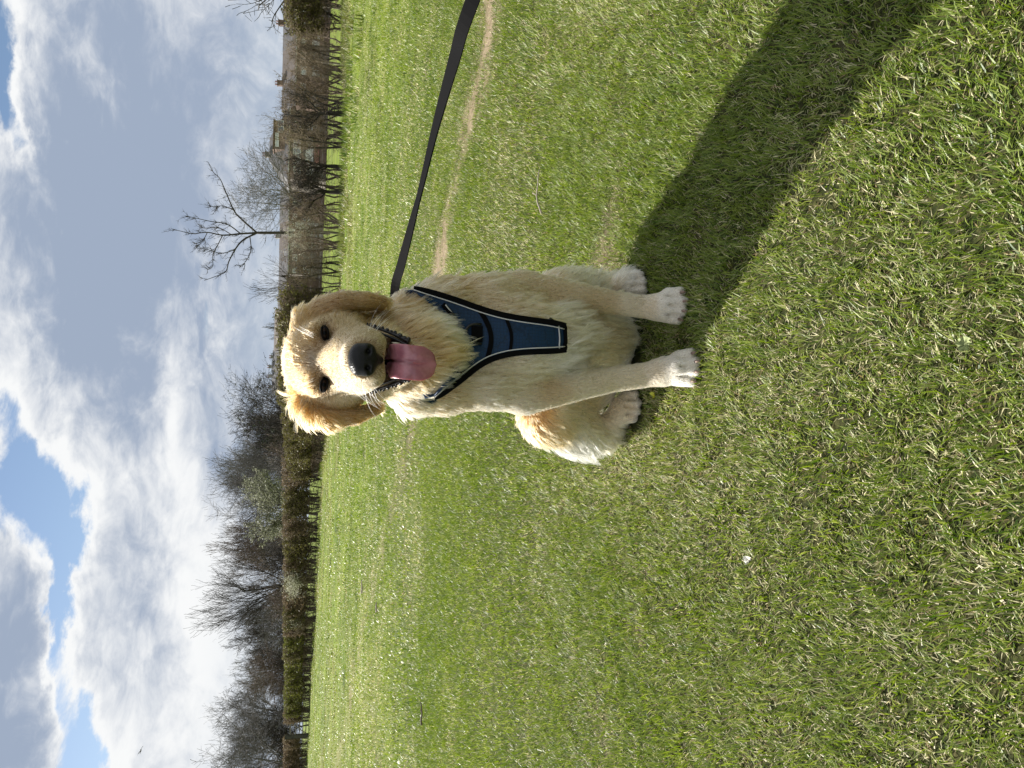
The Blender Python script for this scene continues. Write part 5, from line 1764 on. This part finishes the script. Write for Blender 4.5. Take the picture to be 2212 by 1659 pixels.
# ---------------------------------------------------------------- houses
def brick_fn(c1, c2, sx=1.0):
    def fn(t, b):
        tc = t.new('ShaderNodeTexCoord')
        n = t.noise(tc.outputs['Object'], 0.8, 5, 0.65); n2 = t.noise(tc.outputs['Object'], 9, 3, 0.6)
        c = t.mix(t.mr(n, 0.3, 0.7), c1, c2)
        t.link(t.mix(t.mr(n2, 0.4, 0.8, 0, 0.35), c, (0.10, 0.085, 0.075)), b.inputs['Base Color'])
    return fn
M_BRICK = mat('brown_brick', rough=0.9, fn=brick_fn((0.125, 0.082, 0.064), (0.200, 0.138, 0.110)))
M_BRICK2 = mat('grey_brick', rough=0.9, fn=brick_fn((0.130, 0.112, 0.098), (0.205, 0.180, 0.158)))
M_RED = mat('red_band', rough=0.8, fn=brick_fn((0.220, 0.100, 0.085), (0.300, 0.150, 0.125)))
M_RENDER = mat('pale_render', rough=0.9, fn=brick_fn((0.30, 0.285, 0.26), (0.42, 0.40, 0.37)))
M_SLATE = mat('roof_slate', rough=0.75, fn=brick_fn((0.070, 0.070, 0.074), (0.130, 0.126, 0.128)))
M_TILE = mat('roof_tile_brown', rough=0.85, fn=brick_fn((0.080, 0.066, 0.058), (0.125, 0.106, 0.095)))
M_FRAME = mat('white_window_frame', (0.72, 0.72, 0.70), 0.5)
M_GUTTER = mat('pale_gutter', (0.55, 0.55, 0.54), 0.5)
def pane_fn(t, b):
    oi = t.new('ShaderNodeObjectInfo')
    t.link(t.mix(oi.outputs['Random'], (0.06, 0.07, 0.08), (0.62, 0.63, 0.64)), b.inputs['Base Color'])  # random dark to pale tone paints reflection into each pane
M_PANE = mat('window_pane', rough=0.08, fn=pane_fn, spec=0.7)
M_DOOR = mat('dark_door', (0.05, 0.06, 0.075), 0.5)

def house(name, label, u0, u1, Y, base_v, eave_v, ridge_v, wall, roof, wins, depth=8.0, chim=(), hip=False, group='houses across the road', dy=0.0, extras=(), dormer=None):
    """A house whose front faces the meadow. wins: (u, v_top, v_bottom, width m)"""
    x0 = W(u0, base_v, Y)[0]; x1 = W(u1, base_v, Y)[0]
    xm = (x0 + x1) / 2; um = (u0 + u1) / 2
    zb = min(gzf(xm, Y) - 0.3, W(um, base_v, Y)[2]); ze = W(um, eave_v, Y)[2]; zr = W(um, ridge_v, Y + depth / 2)[2]
    root = empty(name, (xm, Y, zb)); tag(root, label, 'house', group)
    w = (x1 - x0) / 2; h = ze - zb; hr = zr - zb
    V, Fc = box(-w, w, 0, depth, 0, h)
    if not hip:
        V = V + [(-w, depth / 2, hr - 0.15), (w, depth / 2, hr - 0.15)]
        Fc = Fc + [(4, 8, 6), (5, 7, 9)]
    obj('wall', mesh('wall', V, Fc), wall, root, world=False)
    o = 0.28; t = 0.14; ri = w - depth * 0.42 if hip else w + 0.1
    Vr = [(-w - o, -o, h - 0.05), (w + o, -o, h - 0.05), (ri, depth / 2, hr), (-ri, depth / 2, hr), (-w - o, depth + o, h - 0.05), (w + o, depth + o, h - 0.05)]
    if not hip: Vr[0] = (-w - 0.1, -o, h - 0.05); Vr[1] = (w + 0.1, -o, h - 0.05); Vr[4] = (-w - 0.1, depth + o, h - 0.05); Vr[5] = (w + 0.1, depth + o, h - 0.05)
    n = len(Vr); Vr2 = [(a, b, c + t) for a, b, c in Vr]
    Fr = [(0, 1, 2, 3), (3, 2, 5, 4), (0, 3, 4), (1, 5, 2)]
    Fc = [tuple(i + n for i in q) for q in Fr] + [q[::-1] for q in Fr] + [(0, 1, 1 + n, n)[::1], (1, 5, 5 + n, 1 + n), (5, 4, 4 + n, 5 + n), (4, 0, n, 4 + n)]
    rf = obj('roof', mesh('roof', Vr2[:0] + Vr + Vr2, Fc), roof, root, world=False)
    for cxp, ch in chim:
        xx = (cxp - 0.5) * 2 * w
        V, Fc = join([box(xx - 0.45, xx + 0.45, depth / 2 - 0.35, depth / 2 + 0.35, hr - 0.6, hr + ch), box(xx - 0.52, xx + 0.52, depth / 2 - 0.42, depth / 2 + 0.42, hr + ch, hr + ch + 0.12)])
        c = obj('chimney', mesh('chimney', V, Fc), wall, rf, world=False)
        for dx in (-0.25, 0.25):
            V, Fc = tube([(xx + dx, depth / 2, hr + ch + 0.1), (xx + dx, depth / 2, hr + ch + 0.5)], 0.12, 8)
            obj('chimney_pot', mesh('chimney_pot', V, Fc), M_RED, rf, world=False)
    V, Fc = box(-w - 0.1, w + 0.1, -o - 0.12, -o - 0.01, h - 0.12, h + 0.03)
    obj('gutter', mesh('gutter', V, Fc), M_GUTTER, root, world=False)
    for (uu, vt, vb, ww) in wins:
        cxw = W(uu, (vt + vb) / 2, Y)[0] - xm; zt = W(uu, vt, Y)[2] - zb; zbm = W(uu, vb, Y)[2] - zb
        fr = [box(cxw - ww / 2, cxw + ww / 2, -0.10, -0.012, zt - 0.09, zt), box(cxw - ww / 2, cxw + ww / 2, -0.14, -0.012, zbm, zbm + 0.09)]
        nm = max(1, int(round(ww / 0.75)))
        for i in range(nm + 1):
            xx = cxw - ww / 2 + (ww - 0.08) * i / nm
            fr.append(box(xx, xx + 0.11, -0.095, -0.012, zbm + 0.09, zt - 0.09))
        fr.append(box(cxw - ww / 2 + 0.08, cxw + ww / 2 - 0.08, -0.085, -0.02, zbm + (zt - zbm) * 0.62, zbm + (zt - zbm) * 0.62 + 0.06))
        V, Fc = join(fr)
        f = obj('window', mesh('window', V, Fc), M_FRAME, root, world=False)
        V, Fc = box(cxw - ww / 2 + 0.04, cxw + ww / 2 - 0.04, -0.05, -0.03, zbm + 0.05, zt - 0.05)
        obj('pane', mesh('pane', V, Fc), M_PANE, f, world=False)
    if dormer:
        ua, ub, vt, vb, dw = dormer
        xa = W(ua, vt, Y)[0] - xm; xb = W(ub, vt, Y)[0] - xm
        za = W(ua, vb, Y)[2] - zb; zt_ = W(ua, vt, Y)[2] - zb
        V, Fc = join([box(xa, xb, 0.6, depth / 2, za, zt_), box(xa - 0.15, xb + 0.15, 0.4, depth / 2 + 0.2, zt_ + 0.003, zt_ + 0.18)])
        dm = obj('dormer', mesh('dormer', V, Fc), M_BRICK, root, world=False)
        for (uu, vt, vb, ww) in dw:
            cxw = W(uu, (vt + vb) / 2, Y)[0] - xm; z1 = W(uu, vt, Y)[2] - zb; z2 = W(uu, vb, Y)[2] - zb
            V, Fc = join([box(cxw - ww / 2, cxw + ww / 2, 0.5, 0.59, z1 - 0.1, z1), box(cxw - ww / 2, cxw + ww / 2, 0.5, 0.59, z2, z2 + 0.1), box(cxw - ww / 2, cxw - ww / 2 + 0.1, 0.5, 0.59, z2 + 0.1, z1 - 0.1), box(cxw + ww / 2 - 0.1, cxw + ww / 2, 0.5, 0.59, z2 + 0.1, z1 - 0.1), box(cxw - 0.04, cxw + 0.04, 0.5, 0.59, z2 + 0.1, z1 - 0.1)])
            obj('window', mesh('window', V, Fc), M_FRAME, dm, world=False)
            V, Fc = box(cxw - ww / 2 + 0.02, cxw + ww / 2 - 0.02, 0.54, 0.57, z2 + 0.02, z1 - 0.02)
            obj('pane', mesh('pane', V, Fc), M_PANE, dm, world=False)
    for (nm, ua, ub, vt, vb, dpt, m) in extras:
        xa = W(ua, vt, Y)[0] - xm; xb = W(ub, vt, Y)[0] - xm
        V, Fc = box(min(xa, xb), max(xa, xb), -dpt, -0.004, W(ua, vb, Y)[2] - zb, W(ua, vt, Y)[2] - zb)
        obj(nm, mesh(nm, V, Fc), m, root, world=False)
    return root

def build_houses():
    # terrace at the right
    us = [1424, 1490, 1556, 1622, 1690]
    labs = ['terraced brick house next to the big house, slim chimney on its ridge', 'terraced brick house, second to the right of the big house', 'terraced brick house behind the leggy bare hedge, third to the right of the big house', 'terraced brick house at the far right edge, half hidden by twigs']
    for i in range(4):
        a, b = us[i], us[i + 1]
        wn = [(a + 17, 650, 662, 1.5), (a + 47, 649, 661, 1.2), (a + 16, 675, 690, 1.9)]
        house('terraced_house', labs[i], a, b - 0.4, 140, 703 + i * 1.5, 638 + i * 1.2, 611 + i * 1.2, (M_BRICK, M_BRICK2)[i % 2], (M_SLATE, M_TILE)[i % 2], wn, chim=((0.93, 0.9),) if i in (0, 2) else (),
              extras=(('door', a + 38, a + 48, 673, 696, 0.06, M_DOOR),))
    # the big house: hipped slate roof with a wide dormer
    house('large_house', 'large brick house with a hipped slate roof and wide white bay windows', 1266, 1414, 134, 706, 624, 584, M_BRICK2, M_SLATE,
          [(1290, 634, 650, 1.3), (1322, 633, 650, 2.6), (1350, 634, 650, 1.6), (1385, 636, 650, 1.6), (1290, 661, 676, 1.4), (1322, 660, 676, 2.8), (1351, 660, 675, 1.8), (1386, 664, 677, 1.4)], depth=9.0, chim=((0.42, 0.7),), hip=True,
          extras=(('red_band', 1302, 1362, 678, 689, 0.5, M_RED), ('bay', 1302, 1362, 691, 704, 0.5, M_BRICK)),
          dormer=(1340, 1402, 591, 619, [(1352, 594, 602, 1.2), (1368, 594, 602, 1.0), (1388, 600, 613, 2.0)]))
    # terrace further off, left of the lone tree
    for i, (a, b) in enumerate(((1062, 1118), (1118.6, 1176), (1176.6, 1252))):
        house('terraced_house', ['far terraced house beside the dog\'s ear, under the forked tree', 'far terraced house left of the lone tall tree, brick chimney on top', 'far terraced house right behind the lone tall tree'][i],
              a, b, 190, 700, 622 + i, 604 + i, (M_BRICK2, M_RENDER, M_BRICK)[i], (M_SLATE, M_TILE, M_SLATE)[i], [(a + 14, 632, 642, 1.5), (a + 40, 632, 642, 1.5), (a + 14, 655, 668, 1.8)], chim=((0.5, 0.8),) if i == 1 else ())
    house('terraced_house', 'dark-roofed far house just right of the dog\'s head', 985, 1061, 195, 700, 618, 602, M_BRICK, M_SLATE, [(1000, 630, 640, 1.5)], chim=())
    house('dark_house', 'dark brick house end rising straight behind the dog\'s head', 900, 984, 150, 700, 603, 594, M_BRICK, M_TILE, [], depth=6, chim=())
    house('pale_house', 'grey-roofed far house with four small chimneys above the dog\'s head', 806, 899, 210, 700, 604, 589, M_RENDER, M_SLATE, [(880, 602, 608, 1.6)], chim=((0.15, 0.7), (0.4, 0.9), (0.62, 0.9), (0.85, 0.5)))
    house('grey_cottage', 'small grey house glimpsed between trees above the hedge', 636, 664, 120, 690, 612, 603, M_RENDER, M_SLATE, [(650, 608, 615, 1.0)], depth=5, chim=())
build_houses()

# ---------------------------------------------------------------- fence, gate
M_WIRE = mat('galvanised_wire', (0.32, 0.32, 0.31), 0.5, Metallic=0.6)
M_POST = mat('weathered_wood', rough=0.9, fn=bark_fn((0.10, 0.09, 0.075), (0.22, 0.20, 0.17)))
M_POST_DARK = mat('dark_wood', rough=0.9, fn=bark_fn((0.022, 0.022, 0.018), (0.060, 0.056, 0.045)))
def build_fence():
    pts = [(13.4, 28.6), (11.0, 27.6), (8.6, 25.8), (6.6, 24.6), (4.6, 24.9), (2.6, 25.4), (1.0, 28.2)]
    root = empty('wire_fence', (6.6, 24.6, gzf(6.6, 24.6)))
    tag(root, 'low wire fence on thin posts running behind the bare hedge', 'fence')
    tops = []
    for x, y in pts:
        z = gzf(x, y)
        V, Fc = tube([(x, y, z - 0.1), (x, y, z + 0.95)], [0.04, 0.036], 7)
        obj('post', mesh('post', V, Fc), M_POST, root)
        tops.append((x, y - 0.045, z))
    for h in (0.35, 0.62, 0.88):
        p = []
        for a, b in zip(tops[:-1], tops[1:]):
            for k in range(6):
                t = k / 6
                p.append((a[0] * (1 - t) + b[0] * t, a[1] * (1 - t) + b[1] * t, a[2] * (1 - t) + b[2] * t + h - 0.03 * math.sin(PI * t)))
        V, Fc = tube(p, 0.0035, 4)
        obj('wire', mesh('wire', V, Fc), M_WIRE, root)
build_fence()

def build_gate():
    Y = 69.5
    a = W(71, 660, Y); b = W(101, 660, Y)
    z = gzf(a[0], Y)
    root = empty('wooden_gate', ((a[0] + b[0]) / 2, Y, z)); tag(root, 'pale wooden field gate in the gap of the hedge at far left', 'gate')
    w = abs(b[0] - a[0]) / 2
    V, Fc = box(-w - 0.16, -w + 0.12, -0.14, 0.14, -0.1, 2.05); obj('post', mesh('post', V, Fc), M_POST_DARK, root, world=False)
    V, Fc = box(w - 0.02, w + 0.12, -0.08, 0.08, -0.1, 1.7); obj('post', mesh('post', V, Fc), M_POST_DARK, root, world=False)
    for h in (0.25, 0.52, 0.80, 1.12, 1.55):
        t = 0.11 if h > 1.5 else 0.07
        V, Fc = box(-w + 0.14, w - 0.04, -0.045, 0.0, h, h + t); obj('rail', mesh('rail', V, Fc), M_POST, root, world=False)
    V, Fc = tube([(-w + 0.16, -0.07, 0.22), (w - 0.08, -0.07, 1.5)], 0.04, 6); obj('brace', mesh('brace', V, Fc), M_POST, root, world=False)
build_gate()

# ---------------------------------------------------------------- bird
def build_bird():
    c = W(37, 304, 42)
    root = empty('bird', c); tag(root, 'small dark bird gliding high in the sky at left', 'bird')
    M_BIRD = mat('dark_feathers', (0.02, 0.02, 0.022), 0.7)
    fd = Field((-0.12, -0.22, -0.06), (0.12, 0.22, 0.06), 0.008)
    fd.chain([(np.array([0, -0.13, 0.006]), 0.018), (np.array([0, -0.05, 0]), 0.032), (np.array([0, 0.06, 0]), 0.022), (np.array([0, 0.14, 0]), 0.008)], 0.02)
    V, Q = fd.nets(); obj('body', mesh('body', V, Q, True), M_BIRD, root, world=False)
    for s in (-1, 1):
        G = np.array([[(s * (0.02 + 0.25 * t), -0.05 + 0.03 * math.sin(t * 5) + f * 0.11 * (1 - t * 0.75) + 0.06 * t * t, 0.01 + 0.10 * t - 0.09 * t * t) for f in np.linspace(0, 1, 4)] for t in np.linspace(0, 1, 8)])
        V, Fc = sheet(G, 0.004); obj('wing', mesh('wing', V, Fc), M_BIRD, root, world=False)
    G = np.array([[(x * (0.4 + t), 0.12 + 0.10 * t, 0) for x in (-0.035, 0, 0.035)] for t in (0, 0.5, 1)])
    V, Fc = sheet(G, 0.004); obj('tail', mesh('tail', V, Fc), M_BIRD, root, world=False)
    root.rotation_euler = (0.2, 0.3, 1.1)
build_bird()

# ---------------------------------------------------------------- small things on the grass
M_STICK = mat('dead_stick', rough=0.85, fn=bark_fn((0.085, 0.060, 0.045), (0.17, 0.13, 0.10)))
M_STICK_PALE = mat('bleached_stick', rough=0.85, fn=bark_fn((0.33, 0.28, 0.22), (0.48, 0.42, 0.34)))
def stick(u, v, L, ang, r, m, lab, bend=0.15, seed=0, lift=0.02):
    rng = random.Random(seed)
    p = gnd(u, v); z = gzf(p[0], p[1])
    q = [(-L / 2 + L * i / 6, bend * L * math.sin(i * 1.1 + seed), lift + r + rng.uniform(0, 0.006)) for i in range(7)]
    V, Fc = tube(q, [r * (1 - 0.08 * i) for i in range(7)], 7)
    b = 2
    V2, F2 = tube([q[3], (q[3][0] + L * 0.12, q[3][1] + L * 0.12, q[3][2] + 0.006), (q[3][0] + L * 0.20, q[3][1] + L * 0.16, q[3][2] + 0.004)], [r * 0.6, r * 0.5, r * 0.3], 6)
    V, Fc = join([(V, Fc), (V2, F2)])
    o = obj('stick', mesh('stick', V, Fc, True), m); o.location = (p[0], p[1], z); o.rotation_euler = (0, 0, ang)
    tag(o, lab, 'stick', 'sticks lying on the grass')
stick(118, 917, 0.13, 0.35, 0.006, M_STICK, 'dark crooked stick lying on the grass at left', 0.12, 1)
stick(392, 790, 0.16, 0.2, 0.013, M_STICK_PALE, 'pale stick lying on the far grass near the path', 0.05, 2, 0.03)
stick(348, 821, 0.10, 0.5, 0.011, M_STICK_PALE, 'short pale stick on the grass nearer than the path', 0.05, 3, 0.03)
stick(1068, 1369, 0.10, 1.35, 0.005, M_STICK, 'dark twig at the shadow edge right beside the dog', 0.06, 4, 0.012)
stick(1240, 1180, 0.16, 0.3, 0.003, M_STICK_PALE, 'thin straw-pale twig on the grass right of the dog', 0.1, 5, 0.02)
stick(1390, 726, 1.3, 0.1, 0.018, M_STICK_PALE, 'long bleached branch lying under the bare hedge', 0.14, 6, 0.10)

def build_leaves():
    # crinkled pale clover-like leaf near the bottom of the upright picture
    def lobed(c, r, m, name, lab, lobes=5, seed=0, cat='leaf'):
        rng = np.random.default_rng(seed); n = 40
        V = [(0, 0, 0.002)]
        for k in range(1, 5):
            for i in range(n):
                a = 2 * PI * i / n
                rr = r * k / 4 * (0.86 + 0.14 * abs(math.cos(a * lobes / 2)))
                V.append((rr * math.cos(a), rr * math.sin(a), 0.003 * math.sin(a * lobes + k) * k / 4 + 0.0025 * math.sin(a * 11 + k * 2) * k / 4 + 0.004 * (k / 4) ** 2))
        Fc = [(0, 1 + i, 1 + (i + 1) % n) for i in range(n)]
        for k in range(3):
            for i in range(n):
                a = 1 + k * n + i; b = 1 + k * n + (i + 1) % n
                Fc.append((a, a + n, b + n, b))
        o = obj(name, mesh(name, V, Fc, True), m)
        o.location = (c[0], c[1], gzf(c[0], c[1]) + 0.020); o.rotation_euler = (0.25, -0.15, seed)
        tag(o, lab, cat)
    M1 = mat('pale_crinkled_leaf', rough=0.7, fn=bark_fn((0.20, 0.24, 0.09), (0.33, 0.37, 0.17)))
    M2 = mat('white_petal', (0.74, 0.72, 0.64), 0.6)
    M3 = mat('yellow_leaf', (0.48, 0.50, 0.05), 0.6)
    lobed(gnd(914, 2118), 0.0085, M1, 'crinkled_leaf', 'round pale green crinkled leaf on the nearest grass', 7, 1)
    lobed(gnd(448, 1640), 0.0075, M2, 'petal', 'white petal-like leaf lying alone on the grass at left', 2, 2, 'petal')
    lobed(gnd(806, 1432), 0.0075, M3, 'yellow_leaf', 'bright yellow leaf in the grass beside the left hind paw', 2, 5)
build_leaves()
build_grass(1.0)
